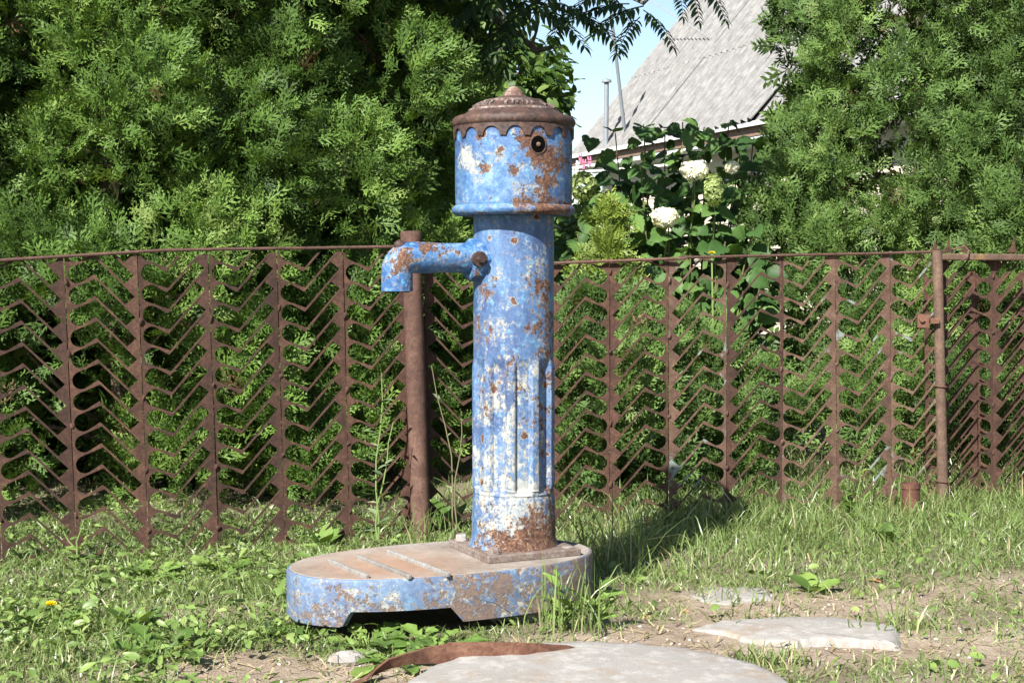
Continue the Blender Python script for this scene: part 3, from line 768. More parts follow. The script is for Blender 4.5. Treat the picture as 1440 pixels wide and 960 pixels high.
def thuja(label, x, y, h, prof, nclump, per, cr, mat, seed, zlo=.0, zvis=1.8, size=(.048, .092), inner=900, group='thuja trees behind the fence', camside=.72, name='thuja_tree', droop=0.0, squash=1.0):
    """prof(z01)->radius; clumps of sprays over the outside, loose sprays and branches inside"""
    g = np.random.default_rng(seed)
    root = thing(name, label, 'tree' if h > 1.2 else 'shrub', (x, y, float(gz(x, y))), 0, group)
    tr = MB(); k_ = 9
    tr.tube([(.03 * math.sin(i_ * 1.1 + seed), .03 * math.cos(i_ * 1.7 + seed), -.05 + (h * .93) * i_ / (k_ - 1)) for i_ in range(k_)], [.042 * min(1, h / 2.4) * (1 - .85 * i_ / (k_ - 1)) + .006 for i_ in range(k_)], 10)
    rd = random.Random(seed)
    for _ in range(int(26 * min(1, h / 2.5))):
        z0 = rd.uniform(.1, h * .75); a = rd.uniform(0, 2 * math.pi); l = prof(z0 / h) * rd.uniform(.55, .85)
        p0 = Vector((0, 0, z0)); e = Vector((l * math.cos(a), l * math.sin(a), z0 + l * rd.uniform(.25, .8)))
        tr.tube([p0, p0.lerp(e, .5) + Vector((0, 0, -.04)), e], [.010, .007, .003], 5)
    tr.build('trunk', M['bark'], root)
    # clump centres, most on the side that faces the street, kept apart from each other
    def draw(k):
        low = .78 if h > 1.2 else 0
        zc = np.where(g.random(k) < low, np.where(g.random(k) < .30, .05 + .75 * g.random(k), .05 + 1.85 * g.random(k)), zlo + (h - zlo) * g.random(k) ** .8)
        th = np.where(g.random(k) < camside, -math.pi / 2 + g.normal(0, .75, k), g.random(k) * 2 * math.pi)
        pr = np.array([prof(z / h) for z in zc]); rr = pr * g.uniform(.66, 1.08, k)
        return np.stack([rr * np.cos(th), rr * np.sin(th), zc], -1), th, pr
    cen = np.zeros((nclump, 3)); th = np.zeros(nclump); pr = np.zeros(nclump)
    for q in range(nclump):
        c_, t_, p_ = draw(9)
        best = 0 if q == 0 else int(np.argmax(np.min(np.linalg.norm(c_[:, None] - cen[None, :q], axis=-1), axis=1)))
        cen[q], th[q], pr[q] = c_[best], t_[best], p_[best]
    out = np.stack([np.cos(th), np.sin(th), np.full(nclump, .15)], -1)
    crs = g.uniform(cr[0], cr[1], nclump) * np.clip(.5 + pr / .5, .5, 1)
    ci = np.repeat(np.arange(nclump), per); n = len(ci)
    dr = unit(g.normal(0, 1, (n, 3)) + out[ci] * .8 + np.array([-.25, -.35, .35]))
    rad = crs[ci] * np.where(g.random(n) < .8, g.uniform(.82, 1.06, n), g.uniform(.3, .85, n))
    pos = cen[ci] + dr * rad[:, None] * np.array([1, 1, 1.25 * squash])
    ax = unit(dr * .55 + out[ci] * .15 + np.array([0, 0, .50 - droop]) + g.normal(0, .42, (n, 3)))
    nr = unit(np.cross(ax, np.array([0, 0, 1.0])) * g.normal(0, .7, (n, 1)) * .5 + dr * 1.0 + np.array([-.1, -.2, .25]) + g.normal(0, .38, (n, 3)))
    keep = pos[:, 2] > .03
    pos, ax, nr, ci = pos[keep], ax[keep], nr[keep], ci[keep]; n = len(pos)
    tone = g.normal(0, .13, nclump)[ci] + g.beta(2.2, 2.2, n) * .85 + .02
    tone = np.where(g.random(n) < .004, 1.0, np.clip(tone, 0, .93))
    sc = g.uniform(size[0], size[1], n)
    lo = (pos[:, 2] > zvis) | (pos[:, 1] > .06) | (np.abs(pos[:, 0] + x) > .355 * (pos[:, 1] + y) + .06)
    parts = []
    vi = g.integers(0, 5, n)
    for k in range(5):
        s_ = (~lo) & (vi == k)
        if s_.any():
            V_, T_ = scatter(*SPR[k], pos[s_], ax[s_], nr[s_], sc[s_]); parts.append((V_, T_, np.repeat(tone[s_], len(SPR[k][0]))))
        s_ = lo & (vi == k)
        if s_.any():
            tv, tt = SPR_LO[k % 3]; V_, T_ = scatter(tv, tt, pos[s_], ax[s_], nr[s_], sc[s_] * 1.25); parts.append((V_, T_, np.repeat(tone[s_], len(tv))))
    # loose inner twigs
    zi = g.uniform(.05, h, inner); pi_ = np.array([prof(z / h) for z in zi]); ti = g.random(inner) * 2 * math.pi; ri = pi_ * np.sqrt(g.random(inner)) * .85
    p_ = np.stack([ri * np.cos(ti), ri * np.sin(ti), zi], -1); tv, tt = SPR_LO[0]
    a_ = unit(p_ * np.array([1, 1, 0]) + np.array([0, 0, .1]) + g.normal(0, .3, (inner, 3)))
    V_, T_ = scatter(tv, tt, p_, a_, unit(g.normal(0, 1, (inner, 3))), g.uniform(.07, .115, inner))
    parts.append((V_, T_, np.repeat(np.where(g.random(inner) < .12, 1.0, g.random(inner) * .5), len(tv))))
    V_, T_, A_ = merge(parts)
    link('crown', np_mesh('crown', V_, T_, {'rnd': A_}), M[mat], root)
    return root

cone = lambda r, a=.55, tip=.12: (lambda t: r * (1 - (1 - tip) * max(0, t) ** (1 / a)) * (.96 + .04 * min(1, t / .12)))
thuja('broad dark green thuja with bulging tufts behind the left end of the fence', -1.30, 4.88, 3.2, cone(.60, .35), 50, 260, (.13, .225), 'thuja', 1, inner=700)
thuja('broad green thuja with a deep dark hollow between its tufts', -.76, 5.08, 3.0, cone(.47, .35), 42, 260, (.12, .205), 'thuja', 2, inner=1100)
thuja('slender dark thuja set back behind the fence post', -.545, 5.72, 2.7, cone(.41, .3), 44, 165, (.11, .18), 'thuja', 3, inner=1300)
thuja('dark thuja filling the gap at the back of the hedge', -1.25, 6.1, 2.6, cone(.75, .3), 70, 60, (.2, .32), 'thuja', 4, size=(.12, .19), zvis=0, inner=1600)
thuja('dark thuja at the far left back of the hedge', -2.15, 5.9, 3.0, cone(.75, .35), 60, 50, (.2, .32), 'thuja', 14, size=(.12, .19), zvis=0, inner=1000)
thuja('tall pale green thuja with brown twigs showing beside the hydrangea', 1.515, 5.58, 3.6, cone(.45, .4), 70, 150, (.10, .19), 'thuja_r', 5, inner=1300)
thuja('wide pale green thuja with bare brown gaps behind the gate', 2.02, 5.45, 3.6, cone(.48, .4), 58, 150, (.11, .20), 'thuja_r', 6, inner=1100)
thuja('low bushy thuja with fresh green tips close behind the fence', .30, 4.74, .62, lambda t: .25 * math.sin(math.pi * min(1, .22 + .74 * t)) + .02, 28, 64, (.07, .12), 'thuja_r', 7, inner=160, name='thuja_shrub', group='low thuja shrubs by the fence')
thuja('small golden green thuja poking just over the fence rail', .315, 4.98, .90, lambda t: .12 * (1 - t) ** .6 + .012, 24, 62, (.05, .08), 'thuja_y', 8, inner=80, name='thuja_shrub', group='low thuja shrubs by the fence', size=(.05, .08))
thuja('round low thuja shrub growing beneath the hydrangea', .60, 4.95, .50, lambda t: .23 * math.sin(math.pi * min(1, .25 + .7 * t)) + .02, 26, 60, (.07, .12), 'thuja_r', 9, inner=120, name='thuja_shrub', group='low thuja shrubs by the fence')

# ------------------------------------------------------------------ house behind the hedge
HF = Vector((.77, 20.0, 2.25)); he = Vector((.344, -.94, 0)).normalized(); hs = Vector((.94, .344, 0)).normalized(); PIT = math.atan(1.17)
sl_ = (hs * math.cos(PIT) + Vector((0, 0, math.sin(PIT)))).normalized(); sn = he.cross(sl_).normalized()
if sn.z < 0: sn = -sn
house = thing('house', 'low house with steep grey corrugated roof and cream board wall', 'house', (HF.x, HF.y, 0), 0)
H0 = Vector((HF.x, HF.y, 0)); HL = 9.0; SLOPE = 5.6
m = NT('asbestos_cement')
v = m.n("VectorMath", props={"operation": 'MULTIPLY'}, i0=m.obj(), i1=(1, .25, 1))
a = m.noise(6, 6, .6); b = m.noise(38, 8, .7, vec=v, off=4); g_ = m.noise(140, 5, .7, off=7)
c = m.ramp(m.math('ADD', m.math('MULTIPLY', a, .4), m.math('ADD', m.math('MULTIPLY', b, .4), m.math('MULTIPLY', g_, .2))), [(.38, (.10, .099, .097)), (.5, (.155, .153, .15)), (.62, (.225, .222, .218))])
c = m.mix(m.math('MULTIPLY', m.step(m.noise(30, 7, .75, vec=v, off=15), .54, .66), .7), c, (.10, .098, .09))
M['slate'] = m.done(m.bsdf(c, .9, m.bump(m.math('ADD', b, g_), .6, .01), spec=.2))
def flat(name, col, rough=.7, var=.12, scale=12):
    m = NT(name); x = m.noise(scale, 6, .6); k = 1 - var
    c = m.mix(m.step(x, .35, .65), (col[0] * k, col[1] * k, col[2] * k), col)
    return m.done(m.bsdf(c, rough, m.bump(x, .2, .002), spec=.3))
M['siding'] = flat('cream_boards', (.46, .41, .33)); M['trim'] = flat('pale_blue_trim', (.50, .56, .60)); M['white_trim'] = flat('white_trim', (.52, .52, .51))
M['pipe_grey'] = flat('zinc_pipe', (.17, .19, .21), .5); M['wood_brown'] = flat('brown_wood', (.18, .12, .09)); M['wire'] = flat('wire', (.22, .22, .23), .5)
# roof sheets, each one its own
CW, CL, WV = 1.0, 1.72, .145
nx_ = 57; xs = np.linspace(0, CW + .05, nx_)
V_ = []; F_ = []
for y_ in (0, CL * .5, CL):
    for t in (0, -.009):
        for x_ in xs: V_.append((x_, y_, .024 * math.cos(2 * math.pi * x_ / WV) + t))
for r_ in range(2):
    for t in range(2):
        for i_ in range(nx_ - 1):
            b_ = (r_ * 2 + t) * nx_ + i_; c_ = ((r_ + 1) * 2 + t) * nx_ + i_
            F_.append((b_, b_ + 1, c_ + 1, c_) if t == 0 else (b_, c_, c_ + 1, b_ + 1))
for i_ in range(nx_ - 1): F_.append((i_, nx_ + i_, nx_ + i_ + 1, i_ + 1))
mb = MB(); mb.add(V_, F_); sheet_me = mb.mesh('roof_sheet', True, 60); sheet_me.materials.append(M['slate'])
rf = MB()
p = [HF + he * -.02, HF + he * (HL - .02), HF + he * (HL - .02) + sl_ * (SLOPE - .1), HF - he * .02 + sl_ * (SLOPE - .1)]
p = [q - sn * .10 - H0 for q in p]; rf.add(p + [q - sn * .03 for q in p], [(0, 1, 2, 3), (7, 6, 5, 4), (0, 4, 5, 1), (1, 5, 6, 2), (2, 6, 7, 3), (3, 7, 4, 0)])
top_ = HF + sl_ * SLOPE; sl2 = (hs * math.cos(PIT) - Vector((0, 0, math.sin(PIT))))
p = [top_, top_ + he * HL, top_ + he * HL + sl2 * SLOPE, top_ + sl2 * SLOPE]; sn2 = Vector((hs.x * math.sin(PIT), hs.y * math.sin(PIT), math.cos(PIT)))
p = [q + sn2 * .02 - H0 for q in p]; rf.add(p + [q - sn2 * .06 for q in p], [(0, 1, 2, 3), (7, 6, 5, 4), (0, 4, 5, 1), (1, 5, 6, 2), (2, 6, 7, 3), (3, 7, 4, 0)])
roof = rf.build('roof', M['slate'], house, False)
rd = random.Random(4)
for r_ in range(4):
    for k in range(9):
        o = link('roof_sheet', sheet_me, None, roof)
        base = HF + he * (k * CW) + sl_ * (r_ * (CL - .27) - .06) + sn * (-.03 + .005 * r_ + .004 * (k % 2) + rd.uniform(-.004, .004)) - H0
        m3 = Matrix((he, sl_, sn)).transposed().to_4x4()
        if he.cross(sl_).dot(sn) < 0: m3 = Matrix((he, sl_, -sn)).transposed().to_4x4()
        rot = Matrix.Rotation(rd.uniform(-.004, .004), 4, 'Z')
        if r_ == 0 and k == 4: rot = Matrix.Rotation(R(.8), 4, 'Z') @ Matrix.Rotation(R(-1.6), 4, 'Y') @ Matrix.Rotation(R(-2.6), 4, 'X'); base = base + sn * .05
        o.matrix_basis = Matrix.Translation(base) @ m3 @ rot
# walls under the eave
wb = HF + hs * .38 - H0; wb.z = 0
wl = MB(); a0 = wb + he * .45; a1 = wb + he * (HL - .3); W2 = hs * (2 * SLOPE * math.cos(PIT) - .76)
for q0, q1 in ((a0 + hs * .02, a1 + hs * .02), (a0 + W2, a1 + W2)):
    th_ = hs * .08; p = [q0, q1, q1 + th_, q0 + th_]; hh = Vector((0, 0, 2.55)); wl.add(p + [q + hh for q in p], [(3, 2, 1, 0), (4, 5, 6, 7), (0, 1, 5, 4), (1, 2, 6, 5), (2, 3, 7, 6), (3, 0, 4, 7)])
for q in (a0, a1):
    rid = q + W2 * .5 + Vector((0, 0, 2.4 + SLOPE * math.sin(PIT) - .45))
    p = [q + hs * .1, q + W2, q + W2 + Vector((0, 0, 2.45)), rid, q + hs * .1 + Vector((0, 0, 2.45))]
    t_ = he * (.08 if q is a0 else -.08); wl.add(p + [x + t_ for x in p], [tuple(range(5)), tuple(range(9, 4, -1))] + [(i_, 5 + i_, 5 + (i_ + 1) % 5, (i_ + 1) % 5) for i_ in range(5)])
wall = wl.build('wall', M['siding'], house, False)
pm = MB(); L_ = (a1 - a0).length; r3 = Matrix.Rotation(math.atan2(he.y, he.x), 3, 'Z')
pm.box((0, 0, .062), (L_, .022, .122)); plank_me = pm.mesh('plank', False); plank_me.materials.append(M['siding'])
for k in range(20):
    o = link('plank', plank_me, None, wall)
    o.matrix_basis = Matrix.Translation((a0 + a1) / 2 + Vector((0, 0, .02 + k * .12)) - hs * .006) @ r3.to_4x4() @ Matrix.Rotation(R(-4), 4, 'X')
cb = MB(); c0 = wb + he * .45 - hs * .02; cb.box(c0 + Vector((0, 0, 1.2)), (.10, .10, 2.4), r3); cb.build('corner_board', M['white_trim'], house, False)
fa = MB(); c0 = HF + he * (HL / 2) - H0 + hs * .03 + Vector((0, 0, -.10)); fa.box(c0, (HL + .1, .03, .13), r3); fa.build('fascia_board', M['wood_brown'], house, False)
fa = MB(); c0 = HF + he * (HL / 2) - H0 - hs * .035 + Vector((0, 0, -.045)); fa.box(c0, (HL - .0, .02, .05), r3); fa.build('drip_edge', M['white_trim'], house, False)
so = MB(); c0 = HF + he * (HL / 2) - H0 + hs * .20 + Vector((0, 0, -.21)); so.box(c0, (HL, .36, .03), r3 @ Matrix.Rotation(R(-8), 3, 'X')); so.build('soffit', M['trim'], house, False)
# vent pipe, mast, overhead wire
def roof_at(u, v):
    """roof point seen at pixel"""
    o_ = Vector((0, 0, EYE)); dd = at(u, v, 10.0) - o_; t = (HF - o_).dot(sn) / dd.dot(sn); return o_ + dd * t
p0 = roof_at(852, 203); q0 = at(853, 116, p0.y); vp = MB()
vp.tube([p0 - H0 + Vector((0, 0, -.1)), q0 - H0], .030, 12); vp.tube([q0 - H0, q0 - H0 + Vector((0, 0, .03)), q0 - H0 + Vector((0, 0, .05))], [.065, .06, .012], 14); vp.build('vent_pipe', M['pipe_grey'], house)
p0 = roof_at(878, 182); q0 = at(856, -10, p0.y - .5); vp = MB(); vp.tube([p0 - H0, q0 - H0], [.024, .018], 10); vp.build('mast', M['pipe_grey'], house)
p0 = roof_at(1000, 54); q0 = Vector((-1.2, 26, 8.3)); vp = MB()
pt_ = [(p0.lerp(q0, t) - Vector((0, 0, .25 * math.sin(math.pi * t)))) for t in np.linspace(0, 1, 12)]
tag(vp.tube(pt_, .008, 5).build('overhead_wire', M['wire']), 'thin grey wire strung from the corrugated roof across the sky', 'wire')
# washing lines with pegs
M['pink'] = flat('pink_plastic', (.55, .14, .24), .4); M['cord'] = flat('white_cord', (.75, .75, .72)); M['peg_white'] = flat('white_plastic', (.8, .78, .76), .4)
ln = [((802, 232), (960, 213), 12.0, 'white washing line hung with pink pegs under the eave'), ((802, 237), (1000, 226), 11.4, 'white washing line slung low before the cream wall')]
for k, (a_, b_, Y, lab) in enumerate(ln):
    p0, q0 = at(*a_, Y), at(*b_, Y - 1.2); p0 = p0 - (q0 - p0) * .8; mb = MB()
    pt_ = [(p0.lerp(q0, t) - Vector((0, 0, .03 * math.sin(math.pi * t)))) for t in np.linspace(0, 1, 9)]
    tag(mb.tube(pt_, .010, 6).build('washing_line', M['cord']), lab, 'washing line')
pegs = [(816, 222, 'pink', 0), (821, 231, 'pink', .1), (829, 227, 'pink', -.1), (812, 233, 'peg_white', .15)]
for k, (u, v, mt, tw) in enumerate(pegs):
    p0 = at(u, v, 11.75); mb = MB()
    for sx in (-1, 1): mb.box(p0 + Vector((sx * .007, 0, .0)), (.010, .012, .078), Matrix.Rotation(tw + sx * .09, 3, 'Y'))
    mb.tube([p0 + Vector((-.014, -.008, .012)), p0 + Vector((.014, -.008, .012))], .006, 6)
    o = mb.build('clothes_peg', M[mt], smooth=False)
    tag(o, ('pink plastic clothes peg clipped beside the white peg', 'pink plastic clothes peg between its two pink neighbours', 'pink plastic clothes peg leaning apart towards the hydrangea')[k] if mt == 'pink' else 'white plastic clothes peg on the washing line beside pink ones', 'clothes peg', 'pegs on the washing line')

# ------------------------------------------------------------------ broad-leaved plants
def leaf_shape(kind='heart', seed=0):
    """blade of length 1 along y with folded halves; returns verts, tris"""
    rd = random.Random(seed)
    if kind == 'heart': prof = [(.0, .02), (-.02, .24), (.07, .36), (.16, .38), (.22, .43), (.31, .42), (.38, .44), (.47, .39), (.54, .39), (.63, .31), (.70, .29), (.79, .19), (.86, .13), (1.0, .0)]
    elif kind == 'lance': prof = [(.0, .01), (.10, .10), (.28, .17), (.5, .165), (.72, .11), (.88, .05), (1.0, 0)]
    elif kind == 'dandelion': prof = [(.0, .025), (.12, .03), (.22, .10), (.27, .045), (.38, .14), (.43, .06), (.55, .19), (.60, .10), (.74, .23), (.80, .16), (.92, .12), (1.0, 0)]
    else: prof = [(.0, .02), (.1, .16), (.3, .28), (.55, .29), (.8, .18), (1.0, 0)]
    v = []; t = []; nc = 5 if kind in ('heart', 'dandelion') else 3
    for k, (y, w_) in enumerate(prof):
        cz = -.22 * y * y + .05 * y; e = rd.uniform(-.03, .03); wl_, wr_ = w_ * (1 + rd.uniform(-.08, .08)), w_ * (1 + rd.uniform(-.08, .08)); dz = (.028 if k % 2 else -.018) if nc == 5 else 0
        row = [(-wl_, y - .02 * (k % 2), cz + w_ * .32 + e), (0, y, cz), (wr_, y - .02 * (k % 2), cz + w_ * .32 - e)]
        if nc == 5: row = [row[0], (-wl_ * .52, y - .01, cz + w_ * .22 + dz), row[1], (wr_ * .52, y - .01, cz + w_ * .22 + dz), row[2]]
        v += row
    for k in range(len(prof) - 1):
        for c in range(nc - 1):
            b = nc * k + c; t += [(b, b + 1, b + nc + 1), (b, b + nc + 1, b + nc)]
    return np.array(v), np.array(t)
GREENS = [(0, (.022, .055, .014)), (.5, (.045, .10, .022)), (1.0, (.085, .16, .035))]
def leaf_meshes(kind, n, mat, lo=0.0, hi=1.0, tag_='leaf'):
    out = []
    for k in range(n):
        tv, tt = leaf_shape(kind, k + 50)
        me = np_mesh(tag_, tv, tt, {'rnd': np.full(len(tv), lo + (hi - lo) * k / max(1, n - 1))}, True); me.materials.append(M[mat]); out.append(me)
    return out
def frame(ax, nrm):
    ax = Vector(ax).normalized(); sx = ax.cross(Vector(nrm)).normalized(); nz = sx.cross(ax)
    return Matrix((sx, ax, nz)).transposed().to_4x4()
M['hyd_leaf'] = leaf_mat('hydrangea_leaf', [(0, (.026, .062, .016)), (.5, (.052, .112, .028)), (1.0, (.095, .175, .042))], .32, .55, .28, True)
M['stem'] = flat('green_brown_stem', (.12, .11, .055)); M['stem_green'] = flat('green_stem', (.14, .20, .06))
M['petal'] = leaf_mat('white_petals', [(0, (.60, .62, .44)), (.5, (.76, .75, .62)), (1, (.82, .80, .70))], .3, .6, .2)
M['petal_green'] = leaf_mat('greenish_petals', [(0, (.16, .22, .07)), (.5, (.25, .32, .11)), (1, (.36, .42, .18))], .3, .6, .2)
rd = random.Random(77)
hy0 = Vector((.66, 5.72, 0))
hyd = thing('hydrangea_bush', 'leafy hydrangea bush with white flower heads behind the fence', 'bush', hy0, 0)
LV = leaf_meshes('heart', 8, 'hyd_leaf')
# stems that fan out from the ground; leaves in opposite pairs along them
tips = [(832, 250, 5.5), (865, 185, 5.8), (905, 175, 5.7), (935, 182, 5.9), (960, 172, 5.8), (990, 180, 5.6), (1025, 172, 5.9), (1060, 190, 5.7), (1075, 240, 5.5), (850, 270, 5.3), (900, 230, 5.4), (940, 320, 5.2), (975, 255, 5.35), (1005, 285, 5.3),
        (1020, 340, 5.2), (1060, 320, 5.3), (880, 300, 5.2), (1045, 260, 5.45), (915, 390, 5.1), (985, 400, 5.05), (1045, 410, 5.1), (1075, 380, 5.2), (955, 440, 5.0), (1015, 470, 5.0), (960, 220, 5.6), (1040, 215, 5.7), (890, 270, 5.6), (1000, 350, 5.5), (800, 300, 5.9), (812, 330, 5.6)]
for si, (u, v, Y) in enumerate(tips):
    tip = at(u, v, Y) - hy0; base = Vector((tip.x * .45 + rd.uniform(-.06, .06), tip.y * .4 + rd.uniform(-.05, .05), -.02)); L_ = tip.z
    cv = [base.lerp(tip, t) + Vector((.05 * math.sin(t * 3 + si), .03 * math.sin(t * 2 + si), 0)) * (1 - t) for t in np.linspace(0, 1, 7)]
    mb = MB(); mb.tube(cv, [.0055 - .003 * t for t in np.linspace(0, 1, 7)], 6); mb.build('stem', M['stem'], hyd)
    npair = 6 if si % 3 else 5
    for k in range(npair):
        t = 1 - .080 * k / max(.6, L_) - rd.uniform(0, .03) if k < 4 else rd.uniform(.35, .75)
        p0 = base.lerp(tip, max(.2, t)); a0_ = rd.uniform(0, math.pi)
        for s_ in range(2):
            if rd.random() < .14: continue
            a_ = a0_ + math.pi * s_ + rd.uniform(-.4, .4)
            ax = Vector((math.cos(a_), math.sin(a_) - .25, rd.uniform(-.65, .2))); nr = Vector((rd.uniform(-.5, .3) - .2, rd.uniform(-1.3, -.2), .85))
            o = link('leaf', LV[rd.randrange(8)], None, hyd); sc_ = rd.uniform(.055, .100)
            o.matrix_basis = Matrix.Translation(p0 + ax.normalized() * .012) @ frame(ax, nr) @ Matrix.Scale(sc_, 4)
g = np.random.default_rng(17); n = 700; ti = g.integers(0, len(tips), n); tp = np.array([list(at(u, v, Y) - hy0) for u, v, Y in tips])[ti]
f_ = g.uniform(.30, .98, n)[:, None]; pos = tp * np.concatenate([.45 + .55 * f_, .45 + .55 * f_, f_], 1) + g.normal(0, .05, (n, 3)) + np.array([0, .10, 0])
tv, tt = leaf_shape('heart', 4); V_, T_ = scatter(tv, tt, pos, unit(g.normal(0, .7, (n, 3)) + np.array([0, -.3, -.3])), unit(g.normal(0, .45, (n, 3)) + np.array([-.15, -.7, .8])), g.uniform(.05, .09, n))
o = link('leaf_mass', np_mesh('leaf_mass', V_, T_, {'rnd': np.repeat(g.beta(2, 2, n), len(tv))}, True), M['hyd_leaf'], hyd); o['kind'] = 'stuff'
def floret_head(name, c, rx, rz, n, mat, parent, seed, downdir=None):
    g = np.random.default_rng(seed); d = unit(g.normal(0, 1, (n, 3)) + np.array([0, -.35, .45])); p = d * np.array([rx, rx, rz]) * g.uniform(.75, 1.0, (n, 1))
    pet = np.array([(0, 0, 0), (.38, .45, .06), (0, 1, .0), (-.38, .45, .06)]); tt = np.array([(0, 1, 2), (0, 2, 3)]); parts = []
    for k in range(4):
        r_ = unit(g.normal(0, 1, (n, 3))) if k == 0 else r_
        t1 = unit(np.cross(d, r_)); t2 = np.cross(d, t1); a_ = k * math.pi / 2
        ax = t1 * math.cos(a_) + t2 * math.sin(a_) + d * .25
        V_, T_ = scatter(pet, tt, p, ax, d + g.normal(0, .2, (n, 3)), g.uniform(.011, .016, n)); parts.append((V_, T_, np.repeat(g.random(n), 4)))
    V_, T_, A_ = merge(parts); o = link(name, np_mesh(name, V_, T_, {'rnd': A_}), M[mat], parent); o.location = c; return o
for k, (u, v, Y, rx, rz, mt) in enumerate([(935, 306, 5.15, .048, .034, 'petal'), (976, 241, 5.28, .050, .034, 'petal'), (1004, 268, 5.25, .034, .062, 'petal_green'), (1030, 236, 5.5, .024, .02, 'petal'), (820, 262, 5.45, .052, .055, 'petal_green')]):
    c = at(u, v, Y) - hy0
    fh = floret_head('flower_head', c, rx, rz, 190, mt, hyd, k + 200)
    mb = MB(); mb.tube([Vector((0, 0, -.005)), Vector((.01, .05, -.09)), Vector((.0, .12, -.24))], [.003, .003, .003], 5); mb.build('flower_stalk', M['stem_green'], fh)

# broad-leaved tree behind the pump
M['tree_leaf'] = leaf_mat('tree_leaf', [(0, (.030, .065, .015)), (.5, (.065, .125, .026)), (1.0, (.13, .20, .045))], .42, .5, .35)
def broad_tree(label, x, y, h, lobes, n, size, seed, zlo=1.0, group=None):
    g = np.random.default_rng(seed); rd = random.Random(seed)
    root = thing('leafy_tree', label, 'tree', (x, y, 0), 0, group)
    tr = MB(); tr.tube([(0, 0, -.1), (.04, 0, h * .2), (.0, .05, h * .42), (.05, 0, h * .7)], [.10, .08, .06, .02], 10)
    ci = g.integers(0, len(lobes), n); c = np.array([l[:3] for l in lobes]); r_ = np.array([l[3] for l in lobes])
    for l in lobes:
        e = Vector(l[:3]); s0 = Vector((0, .02, min(h * .55, max(.3, e.z * .6)))); tr.tube([s0, s0.lerp(e, .5) + Vector((0, 0, -.06)), e], [.03, .018, .006], 6)
        for _ in range(5):
            q = e + Vector((rd.gauss(0, 1), rd.gauss(0, 1), rd.gauss(0, .8))) * l[3] * .55; tr.tube([e, e.lerp(q, .5) + Vector((0, 0, .02)), q], [.007, .005, .002], 5)
    tr.build('trunk', M['bark_grey'], root)
    # leaves hang on short twigs: twig ends first, then leaves about them
    nt_ = n // 9; ci = g.integers(0, len(lobes), nt_); d = unit(g.normal(0, 1, (nt_, 3))); tw = c[ci] + d * (r_[ci] * g.random(nt_) ** .45)[:, None]
    ti = np.repeat(np.arange(nt_), 9); n = len(ti); pos = tw[ti] + g.normal(0, .055, (n, 3)) * np.array([1, 1, .8])
    ax = unit(d[ti] * .5 + g.normal(0, .6, (n, 3)) + np.array([0, 0, -.25])); nr = unit(g.normal(0, .5, (n, 3)) + np.array([-.1, -.3, .8]))
    tv, tt = leaf_shape('oval', 3); V_, T_ = scatter(tv, tt, pos, ax, nr, g.uniform(size[0], size[1], n))
    link('crown', np_mesh('crown', V_, T_, {'rnd': np.repeat(np.clip(g.beta(2, 2, n) + g.normal(0, .1, nt_)[ti], 0, 1), len(tv))}), M['tree_leaf'], root); return root
t0 = Vector((-.10, 8.0, 0))
def lobe(u, v, Y, r): p = at(u, v, Y) - t0; return (p.x, p.y, p.z, r)
broad_tree('light green leafy tree rising behind the pump head', t0.x, t0.y, 3.2,
    [lobe(640, 60, 8, .36), (lobe(690, 110, 7.8, .34)), lobe(740, 150, 8, .22), lobe(660, 180, 7.7, .34), lobe(720, 210, 8.1, .30), lobe(620, 140, 8.3, .35), lobe(640, 250, 7.8, .32), lobe(700, 300, 8, .36), lobe(745, 100, 8.2, .15), lobe(690, 30, 8.3, .25), lobe(620, 330, 8, .4), lobe(700, 400, 8, .4), lobe(640, -60, 8.3, .45), lobe(560, 0, 8.6, .5), lobe(770, 330, 8.2, .3), lobe(770, 140, 8.1, .07)],
    5200, (.05, .085), 31)
t0 = Vector((.35, 10.0, 0))
broad_tree('dark leafy bush standing behind the golden thuja', t0.x, t0.y, 1.6, [lobe(790, 330, 9.6, .30), lobe(830, 340, 9.5, .3), lobe(900, 380, 9.6, .4), lobe(760, 390, 9.6, .4), lobe(850, 430, 9.6, .4), lobe(980, 400, 9.6, .4), lobe(1060, 400, 9.6, .45), lobe(700, 420, 9.6, .4), lobe(1120, 320, 9.4, .42), lobe(1160, 270, 9.3, .3)], 2600, (.06, .10), 33)
t0 = Vector((-2.6, 9.5, 0))
broad_tree('dark leafy tree at the back of the left hedge', t0.x, t0.y, 4.4, [(0, 0, 2.6, .9), (.8, .2, 2.2, .8), (1.6, .3, 1.8, .8), (.5, 0, 1.2, .8), (-.6, 0, 1.6, .9), (1.5, 0, .8, .7), (2.2, 0, 1.3, .6), (1.2, 0, 3.2, .7)], 3600, (.09, .14), 34)
t0 = Vector((2.9, 8.2, 0))
broad_tree('leafy bush behind the pale thuja by the gate', t0.x, t0.y, 1.4, [(-.9, 0, .5, .5), (-.3, 0, .6, .5), (.4, 0, .6, .5), (-1.5, .1, .45, .45)], 1500, (.07, .11), 35)

